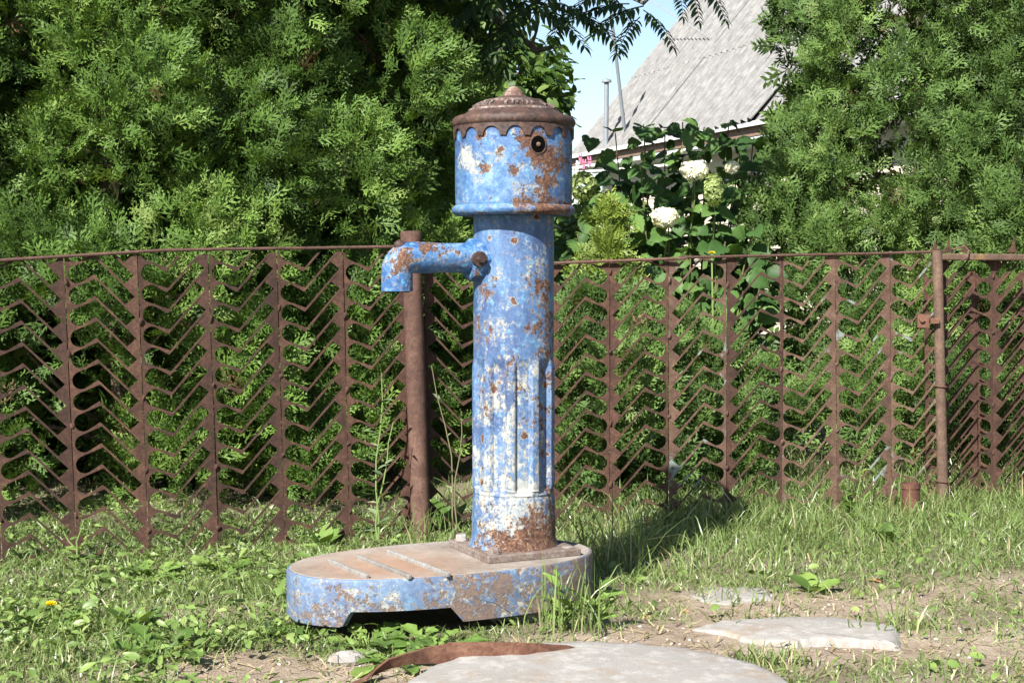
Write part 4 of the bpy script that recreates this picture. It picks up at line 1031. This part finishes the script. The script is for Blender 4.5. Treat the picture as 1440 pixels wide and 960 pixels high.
# sumac limb reaching over from behind the hedge
M['sumac'] = leaf_mat('sumac_leaf', [(0, (.016, .040, .014)), (.5, (.028, .065, .018)), (1, (.05, .09, .024))], .25, .5, .3)
def frond_mesh(seed, npair=10):
    rd = random.Random(seed); tv, tt = leaf_shape('lance', seed); tv = tv * np.array([.8, 1, 1]); parts = []; pos = []; ax = []; nr = []; sc = []
    for k in range(npair):
        y = .14 + .80 * k / (npair - 1)
        for s_ in (-1, 1):
            pos.append((0, y, -.30 * y * y)); a_ = R(rd.uniform(50, 66)) ; ax.append((s_ * math.sin(a_), math.cos(a_) + .1, -.35 + rd.uniform(-.2, .1))); nr.append((s_ * .35, rd.uniform(-.2, .2), 1)); sc.append(rd.uniform(.25, .31) * (1 - .45 * (k / npair) ** 2) * (.75 if k == 0 else 1))
    pos.append((0, .95, -.28)); ax.append((0, 1, -.4)); nr.append((0, .3, 1)); sc.append(.2)
    V_, T_ = scatter(tv, tt, np.array(pos), np.array(ax), np.array(nr), np.array(sc)); A_ = np.repeat(np.array([rd.random() for _ in pos]), len(tv))
    st = []; stt = []
    for k in range(9):
        y = k / 8; w_ = .012 * (1 - .7 * y); st += [(-w_, y, -.30 * y * y), (w_, y, -.30 * y * y), (0, y, -.30 * y * y - .018 * (1 - .6 * y))]
    for k in range(8):
        for e in range(3): b = 3 * k; stt += [(b + e, b + (e + 1) % 3, b + 3 + (e + 1) % 3), (b + e, b + 3 + (e + 1) % 3, b + 3 + e)]
    V_, T_, A_ = merge([(V_, T_, A_), (np.array(st), np.array(stt), np.full(len(st), .9))])
    me = np_mesh('leaf', V_, T_, {'rnd': A_}); me.materials.append(M['sumac']); return me
FR = [frond_mesh(k) for k in range(5)]
su0 = Vector((-.25, 6.7, 0)); sumac = thing('sumac_tree', 'sumac tree with dark feathery leaves reaching across the sky', 'tree', su0, 0)
tr = MB(); tr.tube([(0, 0, -.1), (.02, 0, .6), (-.03, -.1, 1.3), (.0, -.35, 1.75), (.03, -.6, 1.95)], [.05, .045, .038, .030, .024], 10); tr.build('trunk', M['bark_grey'], sumac)
limbs = [[(540, -60, 6.0), (620, -2, 5.6), (680, 16, 5.4), (730, 50, 5.25), (755, 72, 5.2), (775, 67, 5.15)], [(620, -2, 5.6), (700, -20, 5.4), (800, -25, 5.2), (880, -8, 5.1), (905, 5, 5.05), (920, -10, 5.0)],
         [(748, 64, 5.2), (755, 42, 5.2), (757, 20, 5.2), (748, -12, 5.2)], [(700, -20, 5.4), (760, 5, 5.3), (815, 22, 5.2), (835, 40, 5.15), (848, 45, 5.1)], [(880, -8, 5.1), (960, -40, 5.1), (1010, -30, 5.05)]]
for k, l in enumerate(limbs):
    mb = MB(); pt_ = [at(*q) - su0 for q in l]
    if k == 0: pt_ = [Vector((.03, -.6, 1.93))] + pt_
    r0 = (.020, .013, .006, .008, .009)[k]; mb.tube(pt_, [r0 * (1 - .6 * i_ / (len(pt_) - 1)) for i_ in range(len(pt_))], 8); mb.build('branch', M['bark_grey'], sumac)
fr = [(640, 6, 5.5, 680, 70, .30), (665, 10, 5.45, 640, 75, .26), (690, 5, 5.4, 700, 70, .26), (700, 18, 5.35, 735, 78, .24), (730, 20, 5.3, 690, 62, .26), (760, 8, 5.2, 800, 42, .24), (775, 2, 5.2, 830, 30, .22), (800, 14, 5.2, 780, 50, .2), (815, 20, 5.2, 850, 50, .22), (745, -5, 5.2, 720, 40, .26),
      (905, 8, 5.05, 862, 30, .25), (905, 14, 5.05, 936, 48, .19), (900, 24, 5.05, 880, 52, .20), (885, 5, 5.1, 835, 18, .24), (985, -28, 5.05, 1018, 20, .18), (965, -26, 5.1, 985, 22, .17), (950, -24, 5.1, 962, 16, .15), (860, -14, 5.1, 820, 8, .22), (705, -18, 5.3, 640, 30, .3), (600, -20, 5.6, 600, 60, .3), (790, -20, 5.2, 755, 25, .26), (840, -20, 5.2, 880, 20, .2), (680, -10, 5.4, 760, 20, .3), (620, -10, 5.5, 660, 30, .3)]
fr += [(rd.uniform(580, 1000), rd.uniform(-120, -40), rd.uniform(4.95, 5.5), rd.uniform(580, 1000), rd.uniform(-90, -20), .28) for _ in range(26)]  # more fronds above the view, added to shade the ones below
shade_ = [(u0 + rd.uniform(-40, 40), v0, Y, u1, v1, .30, rd.uniform(.28, .75)) for (u0, v0, Y, u1, v1, L_) in fr[:24] * 2]  # extra unseen fronds shifted towards the sun, added to darken the visible leaves
for k, (u0, v0, Y, u1, v1, L_, up_) in enumerate([f_ + (0,) for f_ in fr] + shade_):
    off_ = SUNV * up_; p0 = at(u0, v0, Y) - su0 + off_; p1 = at(u1, v1, Y - .06) - su0 + off_; ax = (p1 - p0); ax = ax.normalized() + Vector((0, -.15, .22))
    o = link('leaf', FR[k % 5], None, sumac); o.matrix_basis = Matrix.Translation(p0) @ frame(ax, Vector((rd.uniform(-.3, .3), -.45 + rd.uniform(-.2, .2), 1))) @ Matrix.Scale(L_, 4)

# ------------------------------------------------------------------ grass and weeds
M['grass'] = leaf_mat('grass_blade', [(0, (.075, .115, .030)), (.45, (.140, .200, .060)), (.78, (.21, .27, .10)), (.86, (.27, .29, .14)), (.93, (.36, .32, .19)), (1.0, (.44, .37, .23))], .34, .38, .5)
M['cover'] = leaf_mat('ground_cover_leaf', [(0, (.07, .115, .028)), (.5, (.125, .195, .048)), (.85, (.18, .25, .07)), (1.0, (.26, .29, .11))], .28, .45, .4)
def blocked(x, y):
    """ground that is covered by concrete or by the pump foot"""
    b = (x - .150) ** 2 + (y - 2.455) ** 2 < .335 ** 2
    dx, dy = x - PA.x, y - PA.y; c_, s_ = math.cos(PR), math.sin(PR); lx, ly = dx * c_ + dy * s_, -dx * s_ + dy * c_
    b |= ((lx - FC) / (FA * .97)) ** 2 + (ly / (FB * .97)) ** 2 < 1
    b |= (np.abs(x - .57) < .205) & (np.abs(y - 2.955) < .085)
    b |= (np.abs(x - .47) < .075) & (np.abs(y - 3.21) < .06)
    return b
def grass_field(n, seed, hfun, dens, ylo=2.3, yhi=5.6, wid=(.0022, .0045), lean=.55):
    g = np.random.default_rng(seed)
    y = ylo + (yhi - ylo) * g.random(n); x = (g.random(n) * 2 - 1) * (.40 * y + .1)
    # tufts: pull points together
    tx = np.sin(17 * x + 5 * np.sin(9 * y)) * np.sin(15 * y + 4 * np.sin(11 * x))
    k = g.random(n) < dens(x, y) * np.clip(.62 + .5 * tx, .12, 1); k &= ~blocked(x, y)
    x, y = x[k], y[k]; n = len(x); z = gz(x, y) - .004
    h = hfun(x, y) * (g.uniform(.35, 1.05, n) + .35 * g.random(n) ** 3); a = g.random(n) * 2 * math.pi; d = np.stack([np.cos(a), np.sin(a), np.zeros(n)], -1)
    ln = h * np.abs(g.normal(lean, .38, n)); wdt = g.uniform(*wid, n); fa_ = g.random(n) * math.pi; s_ = np.stack([np.cos(fa_), np.sin(fa_) * .6, np.zeros(n)], -1)
    base = np.stack([x, y, z], -1); V_ = np.zeros((n, 7, 3))
    for i_, (t, w_) in enumerate(((0, .7), (.38, 1), (.74, .7))):
        c = base + d * (ln * t ** 1.9)[:, None]; c[:, 2] += h * (t - .22 * t * t * (ln / h))
        V_[:, 2 * i_] = c - s_ * (wdt * w_ / 2)[:, None]; V_[:, 2 * i_ + 1] = c + s_ * (wdt * w_ / 2)[:, None]
    c = base + d * ln[:, None]; c[:, 2] += h * np.clip(1 - .42 * (ln / h), .15, 1); V_[:, 6] = c
    tt = np.array([(0, 1, 3), (0, 3, 2), (2, 3, 5), (2, 5, 4), (4, 5, 6)])
    T_ = tt[None] + (np.arange(n) * 7)[:, None, None]
    dry = .035 + .10 * bare(x, y); tone = np.where(g.random(n) < dry, g.uniform(.88, 1, n), np.clip(g.beta(2, 2, n) * .85 + .08 * np.sin(3 * x + 2 * y), 0, .86))
    return V_.reshape(-1, 3), T_.reshape(-1, 3), np.repeat(tone, 7)
def ramp01(v, a, b): return np.clip((v - a) / (b - a), 0, 1)
def fence_y(x): return np.where(x < -.25, 4.0 + (x + .262) * .41, 4.03 + (x + .235) * .258)
def h_tall(x, y):
    near = ramp01(y, fence_y(x) - .85, fence_y(x) - .15) * ramp01(x, -.1, .3)
    return .036 + .030 * ramp01(-x, .15, .5) * (1 - ramp01(y, fence_y(x) - .75, fence_y(x) - .25)) - .012 * ramp01(-x, .15, .5) * ramp01(y, fence_y(x) - .6, fence_y(x) - .2) + .070 * near + .010 * ramp01(y, fence_y(x) - .35, fence_y(x)) * (x < 0)
def d_tall(x, y):
    return np.clip((1 - bare(x, y) * 1.05), .045, 1) * (.55 + .45 * ramp01(y, 3.2, 3.9)) * np.where(y > fence_y(x) + .5, .5, 1)
P1 = grass_field(135000, 51, h_tall, d_tall, wid=(.0017, .0036), lean=.75)
P4 = grass_field(42000, 54, lambda x, y: np.full_like(x, .05), lambda x, y: np.clip(.9 - bare(x, y) * .95, 0, 1) * (.35 + .65 * ramp01(-x, .0, .4)), 2.3, 4.3, (.0018, .0038), 1.0)
P2 = grass_field(36000, 52, lambda x, y: np.full_like(x, .024), lambda x, y: np.clip(.75 - bare(x, y) * .72, 0, 1) * (y < 4.2), 2.3, 4.3, (.002, .0042), 1.3)
P3 = grass_field(5200, 53, lambda x, y: .05 + 1.3 * (h_tall(x, y) - .032), lambda x, y: np.where(x > 0, ramp01(y, fence_y(x) - .9, fence_y(x) - .2), .25 * ramp01(y, fence_y(x) - .3, fence_y(x))), 2.8, 5.2, (.003, .0062), .6)
P5 = grass_field(30000, 55, lambda x, y: np.full_like(x, .034), lambda x, y: ramp01(-x, .1, .3) * ramp01(y, fence_y(x) - .9, fence_y(x) - .4) * (y < fence_y(x) + .3), 2.9, 4.5, (.002, .004), .8)
V_, T_, A_ = merge([P1, P2, P3, P4, P5])
g_ = link('grass', np_mesh('grass', V_, T_, {'rnd': A_}), M['grass']); tag(g_, 'green and straw coloured grass growing along the fence and path', 'grass', kind='stuff')
# dropped straw and clippings on the bare soil
g = np.random.default_rng(61); n = 5200; y = 2.3 + 1.9 * g.random(n); x = (g.random(n) * 2 - 1) * .4 * y; k = (g.random(n) < .22 + .70 * bare(x, y)) & ~blocked(x, y); x, y = x[k], y[k]; n = len(x)
a = g.random(n) * math.pi; tv = np.array([(-.05, 0, 0), (.05, 0, 0), (.04, 1, .1), (-.04, 1, .1)]); V_, T_ = scatter(tv, np.array([(0, 1, 2), (0, 2, 3)]), np.stack([x, y, gz(x, y) + .003], -1), np.stack([np.cos(a), np.sin(a), g.normal(.03, .12, n)], -1), np.tile(np.array([0, 0, 1.0]), (n, 1)), g.uniform(.012, .04, n))
M['straw'] = leaf_mat('straw', [(0, (.10, .075, .045)), (.4, (.24, .18, .10)), (.8, (.38, .31, .19)), (1, (.12, .15, .05))], .1, .8, .2)
tag(link('straw_litter', np_mesh('straw_litter', V_, T_, {'rnd': np.repeat(g.random(n), 4)}), M['straw']), 'dry straw and clippings strewn over the bare soil', 'litter', kind='stuff')
# crumbs of soil and gravel
n = 2600; y = 2.3 + 1.5 * g.random(n); x = (g.random(n) * 2 - 1) * .4 * y; k = (g.random(n) < bare(x, y)) & ~blocked(x, y); x, y = x[k], y[k]; n = len(x)
tv = np.array([(1, 0, 0), (-1, 0, 0), (0, 1, 0), (0, -1, 0), (0, 0, .7), (0, 0, -.5)]); tt = np.array([(0, 2, 4), (2, 1, 4), (1, 3, 4), (3, 0, 4), (2, 0, 5), (1, 2, 5), (3, 1, 5), (0, 3, 5)])
V_, T_ = scatter(tv, tt, np.stack([x, y, gz(x, y) + .001], -1), g.normal(0, 1, (n, 3)) * np.array([1, 1, .3]), np.tile(np.array([.1, .2, 1.0]), (n, 1)), g.uniform(.002, .0065, (n, 3)) * np.array([1, 1.2, .8]))
m = NT('gravel'); M['gravel'] = m.done(m.bsdf(m.ramp(m.attr('rnd'), [(0, (.14, .10, .075)), (.6, (.28, .225, .175)), (1, (.48, .45, .41))]), .95))
tag(link('gravel', np_mesh('gravel', V_, T_, {'rnd': np.repeat(g.random(n), 6)}), M['gravel']), 'small stones and soil crumbs on the trodden path', 'gravel', kind='stuff')
# low broad-leaved ground cover
def cover(n, seed, dens, size, up=(.02, .06), kind='oval'):
    g = np.random.default_rng(seed); y = 2.35 + 2.4 * g.random(n); x = (g.random(n) * 2 - 1) * .40 * y
    k = (g.random(n) < dens(x, y)) & ~blocked(x, y); x, y = x[k], y[k]; n = len(x)
    a = g.random(n) * 2 * math.pi; lowf = 1 - .6 * ramp01(y, fence_y(x) - .7, fence_y(x) - .2); ax = np.stack([np.cos(a), np.sin(a), g.normal(.25, .35, n)], -1); nr = unit(np.stack([g.normal(-.1, .65, n), g.normal(-.25, .65, n), np.ones(n)], -1))
    tv, tt = leaf_shape(kind, seed); V_, T_ = scatter(tv, tt, np.stack([x, y, gz(x, y) + g.uniform(up[0], up[1], n) * lowf], -1), ax, nr, g.uniform(*size, n) * (.5 + .5 * lowf))
    return V_, T_, np.repeat(np.clip(g.beta(2, 2, n), 0, 1), len(tv))
left = lambda x, y: ramp01(-x, .10, .45) * (1 - bare(x, y)) * np.clip(.55 + .5 * np.sin(7 * x + 3 * y) * np.sin(6 * y - 2 * x), .15, 1)
V_, T_, A_ = merge([cover(19000, 71, left, (.009, .022), (.006, .05)), cover(9000, 72, left, (.018, .042), (.012, .05), 'lance'), cover(2600, 73, lambda x, y: (1 - bare(x, y)) * .5 * (x > -.2), (.012, .03), (.004, .03)), cover(1300, 74, lambda x, y: left(x, y) * ramp01(y, 3.0, 3.4), (.035, .065), (.03, .08), 'dandelion')])
tag(link('ground_cover', np_mesh('ground_cover', V_, T_, {'rnd': A_}, True), M['cover']), 'low broad leaved weeds matted together in the grass', 'ground cover', kind='stuff')

# single plants
M['weed'] = leaf_mat('weed_leaf', [(0, (.060, .110, .022)), (.5, (.105, .185, .038)), (1, (.17, .25, .06))], .32, .5, .35, True)
M['weed_grey'] = leaf_mat('grey_green_leaf', [(0, (.08, .11, .06)), (.5, (.13, .17, .09)), (1, (.20, .23, .13))], .25, .6, .3)
DL = leaf_meshes('dandelion', 5, 'weed'); LL = leaf_meshes('lance', 5, 'weed'); OL = leaf_meshes('oval', 5, 'weed'); HLv = leaf_meshes('heart', 4, 'weed'); GL = leaf_meshes('lance', 4, 'weed_grey')
def rosette(name, label, u, v, n, L_, seed, meshes=DL, lift=(.15, .6), cat='weed', group='leafy weeds round the pump', wide=1.0):
    rd = random.Random(seed); c = on(u, v, 0.0); c.z = float(gz(c.x, c.y)); root = thing(name, label, cat, c, 0, group)
    for k in range(n):
        a = 2 * math.pi * k / n * 1.0 + rd.uniform(-.35, .35); ax = Vector((math.cos(a), math.sin(a), rd.uniform(*lift))); o = link('leaf', meshes[rd.randrange(len(meshes))], None, root); s_ = L_ * rd.uniform(.65, 1.1)
        o.matrix_basis = Matrix.Translation((.008 * math.cos(a), .008 * math.sin(a), .004)) @ frame(ax, Vector((rd.uniform(-.25, .25), rd.uniform(-.3, .1), 1))) @ Matrix.Diagonal((s_ * wide, s_, s_, 1))
    return root
rosette('dandelion_plant', 'dandelion plant with jagged leaves beside the rusty strap', 558, 934, 9, .105, 1)
rosette('dandelion_plant', 'dandelion plant half in shade below the notch of the pump foot', 522, 908, 8, .10, 2)
rosette('dandelion_plant', 'dandelion plant squeezed between pump foot and steel strap', 612, 915, 7, .095, 3)
rosette('plantain_plant', 'pale broad leaved plantain beside the rounded end of the foot', 398, 893, 5, .085, 4, OL, (.1, .5))
rosette('dandelion_plant', 'dandelion plant with long leaves at the edge of the bare patch', 225, 930, 9, .10, 5, lift=(.3, .9))
rosette('dandelion_plant', 'large jagged dandelion at the foot of the fence strips', 215, 812, 10, .085, 6, lift=(.2, .7))
rosette('dock_plant', 'upright broad leaved dock among the left weeds', 190, 885, 8, .10, 7, LL, (.8, 1.8), wide=1.3)
rosette('dandelion_plant', 'spreading dandelion under the zigzag fence by tall grass', 320, 806, 9, .085, 8, lift=(.2, .6))
rosette('dock_plant', 'broad leaved dock growing inside the fence by the pipe post', 455, 770, 8, .075, 9, LL, (.6, 1.6), wide=1.4)
rosette('dock_plant', 'leafy dock between the pipe post and the pump', 632, 742, 9, .095, 10, LL, (.9, 2.2), wide=1.5)
rosette('plantain_plant', 'young plantain with two broad leaves on the sandy soil', 1145, 828, 4, .075, 11, OL, (.3, .9))
rosette('burdock_plant', 'broad wavy leaved burdock in the grass by the gate', 1345, 745, 11, .05, 12, HLv, (.6, 1.8))
rosette('burdock_plant', 'pale broad leaved burdock beside the rusty pipe stub', 1245, 765, 12, .05, 13, HLv, (.8, 2.0))
rosette('dandelion_plant', 'dandelion plant with a single yellow flower in the left grass', 72, 885, 8, .085, 14, lift=(.3, 1.0))
fl0 = on(72, 885, 0); mb = MB(); mb.tube([fl0, fl0 + Vector((.004, 0, .03)), fl0 + Vector((0, 0, .052))], .0018, 6)
dn = thing('dandelion_flower', 'single yellow dandelion flower standing above the left weeds', 'flower', fl0, 0); st_ = mb.build('stalk', M['stem_green'], dn); st_.location = -fl0
M['yellow'] = leaf_mat('yellow_petals', [(0, (.66, .50, .01)), (1, (.78, .66, .03))], .2, .6, .2)
def daisy(parent, c, r, seed):
    g = np.random.default_rng(seed); n = 70; a = g.random(n) * 2 * math.pi; el = g.uniform(.05, 1.3, n); ax = np.stack([np.cos(a) * np.cos(el), np.sin(a) * np.cos(el), np.sin(el)], -1); tv = np.array([(-.1, 0, 0), (.1, 0, 0), (.12, 1, 0), (-.12, 1, 0)])
    V_, T_ = scatter(tv, np.array([(0, 1, 2), (0, 2, 3)]), np.tile(np.array(c), (n, 1)), ax, unit(np.cross(ax, np.array([.3, .2, 1.]))) + np.array([0, 0, .8]), r * (1 - .45 * el / 1.3)); return link('flower_head', np_mesh('flower_head', V_, T_, {'rnd': np.repeat(g.random(n), 4)}), M['yellow'], parent)
daisy(dn, (0, 0, .052), .0135, 5)
p0 = at(1001, 356, 4.9); yf = thing('yellow_flower', 'small yellow garden flower glowing among the hydrangea leaves', 'flower', (p0.x, p0.y, 0), 0)
mb = MB(); mb.tube([(0, 0, 0), (.01, .01, .4), (0, 0, p0.z)], .003, 5); mb.build('stalk', M['stem_green'], yf); daisy(yf, (0, 0, p0.z), .012, 6); 
# upright stems: stalk with leaves up its length
def upright(name, label, u, v, tips, L_, seed, meshes, matstem='stem_green', every=.035, start=.2, z=0.0, cat='weed', group='leafy weeds round the pump', Y=None):
    rd = random.Random(seed); c = on(u, v, 0.0) if Y is None else Vector((at(u, v, Y).x, Y, 0)); c.z = float(gz(c.x, c.y)); root = thing(name, label, cat, c, 0, group)
    for (dx, dy, hh) in tips:
        tip = Vector((dx, dy, hh)); pts = [Vector((dx * t * t, dy * t * t, hh * t)) + Vector((.006 * math.sin(9 * t + dx * 50), 0, 0)) for t in np.linspace(0, 1, 7)]
        mb = MB(); mb.tube(pts, [.0028 - .0016 * t for t in np.linspace(0, 1, 7)], 5); mb.build('stem', M[matstem], root)
        t = start
        while t < 1.0:
            p0 = Vector((dx * t * t, dy * t * t, hh * t)); a = rd.random() * 2 * math.pi; ax = Vector((math.cos(a), math.sin(a), rd.uniform(.2, .9))); s_ = L_ * rd.uniform(.6, 1.1) * (1.15 - .5 * t)
            o = link('leaf', meshes[rd.randrange(len(meshes))], None, root); o.matrix_basis = Matrix.Translation(p0) @ frame(ax, Vector((rd.uniform(-.4, .3), rd.uniform(-.6, .1), 1))) @ Matrix.Scale(s_, 4); t += every / hh
    return root
upright('leafy_weed', 'leafy upright weed growing against the rusty side of the foot', 792, 898, [(-.01, -.01, .115), (.02, -.01, .09), (-.035, .0, .075), (.01, -.03, .07)], .065, 21, LL, every=.022)
upright('leafy_weed', 'bushy weed with lance leaves right beside the foot', 838, 893, [(.01, -.01, .10), (.045, 0, .08), (-.02, -.02, .07), (.03, -.03, .055)], .085, 22, LL, every=.022)
upright('tall_weed', 'tall thin weed stem climbing in front of the dark fence strips', 530, 745, [(.016, 0, .46), (.05, 0, .33)], .042, 23, GL, every=.030, start=.12, Y=3.88)
upright('tall_weed', 'dry bent stalk with sparse leaves between post and pump', 640, 742, [(-.06, .0, .48), (.02, 0, .36)], .035, 24, GL, 'stem', .10, .4, Y=3.93)
upright('leafy_weed', 'weed with pale leaves leaning at the fence foot beside the gate', 1200, 742, [(.02, 0, .16), (-.03, 0, .12), (.05, 0, .10)], .05, 25, OL, every=.03, Y=4.20)
upright('leafy_weed', 'young nettle standing by the left end of the fence', 110, 800, [(.01, 0, .13), (.04, -.02, .11), (-.04, 0, .10)], .05, 26, LL, every=.025)
# tufts of grass hugging the foot
def tuft(label, u, v, n, h, seed, spread=.03):
    g = np.random.default_rng(seed); c = on(u, v, 0.0); c.z = float(gz(c.x, c.y)) - .003; y = g.normal(0, spread * .6, n); x = g.normal(0, spread, n); hh = h * g.uniform(.4, 1.1, n); a = g.random(n) * 6.283; d = np.stack([np.cos(a), np.sin(a), np.zeros(n)], -1); ln = hh * np.abs(g.normal(.55, .3, n)); w_ = g.uniform(.0022, .0045, n); fa_ = g.random(n) * math.pi
    s_ = np.stack([np.cos(fa_), np.sin(fa_), np.zeros(n)], -1); V_ = np.zeros((n, 9, 3)); b = np.stack([x, y, np.zeros(n)], -1)
    for i_, (t, ww) in enumerate(((0, .7), (.3, 1), (.6, .85), (.85, .5))):
        cc_ = b + d * (ln * t ** 1.9)[:, None]; cc_[:, 2] += hh * (t - .3 * t * t * ln / hh); V_[:, 2 * i_] = cc_ - s_ * (w_ * ww / 2)[:, None]; V_[:, 2 * i_ + 1] = cc_ + s_ * (w_ * ww / 2)[:, None]
    cc_ = b + d * ln[:, None]; cc_[:, 2] += hh * np.clip(1 - .4 * ln / hh, .1, 1); V_[:, 8] = cc_
    tt = np.array([(0, 1, 3), (0, 3, 2), (2, 3, 5), (2, 5, 4), (4, 5, 7), (4, 7, 6), (6, 7, 8)]); T_ = tt[None] + (np.arange(n) * 9)[:, None, None]
    o = link('grass_tuft', np_mesh('grass_tuft', V_.reshape(-1, 3), T_.reshape(-1, 3), {'rnd': np.repeat(np.where(g.random(n) < .12, .92, g.beta(2, 2, n) * .85), 9)}), M['grass']); o.location = c
    tag(o, label, 'grass tuft', 'grass tufts by the pump')
tuft('long bladed grass tuft against the rusty right side of the foot', 800, 900, 70, .16, 81, .05)
tuft('grass tuft with tall blades behind the flange plate corner', 850, 800, 90, .20, 82, .06)
tuft('grass tuft by the rounded end of the pump foot', 392, 850, 60, .10, 83, .05)
tuft('grass tuft at the foot of the rusty pipe post', 600, 775, 80, .15, 84, .05)
tuft('grass tuft growing at the corner of the long concrete slab', 1285, 885, 60, .075, 85, .05)
tuft('grass tuft between the two concrete slabs', 1050, 852, 50, .05, 86, .06)
tuft('grass tuft at the edge of the round well cover', 1075, 935, 110, .055, 87, .035)
# fallen leaves
M['dry_leaf'] = leaf_mat('dry_leaf', [(0, (.30, .15, .07)), (1, (.46, .28, .15))], .2, .7, .2); DLv = leaf_meshes('oval', 3, 'dry_leaf')
for k, (u, v, s_, lab) in enumerate([(320, 882, .045, 'curled tan dry leaf lying on the bare patch by the left weeds'), (966, 862, .035, 'pinkish dry leaf lying by the corner of the long slab'), (917, 868, .035, 'brown dry leaf lying between pump and long slab'), (1222, 815, .03, 'small dry leaf at the edge of the tall grass')]):
    p0 = on(u, v, .003); o = link('dry_leaf', DLv[k % 3], None); a = k * 1.9; o.matrix_basis = Matrix.Translation(p0) @ frame(Vector((math.cos(a), math.sin(a), .12)), Vector((.2, -.35, 1))) @ Matrix.Scale(s_, 4); tag(o, lab, 'dry leaf', 'fallen dry leaves')
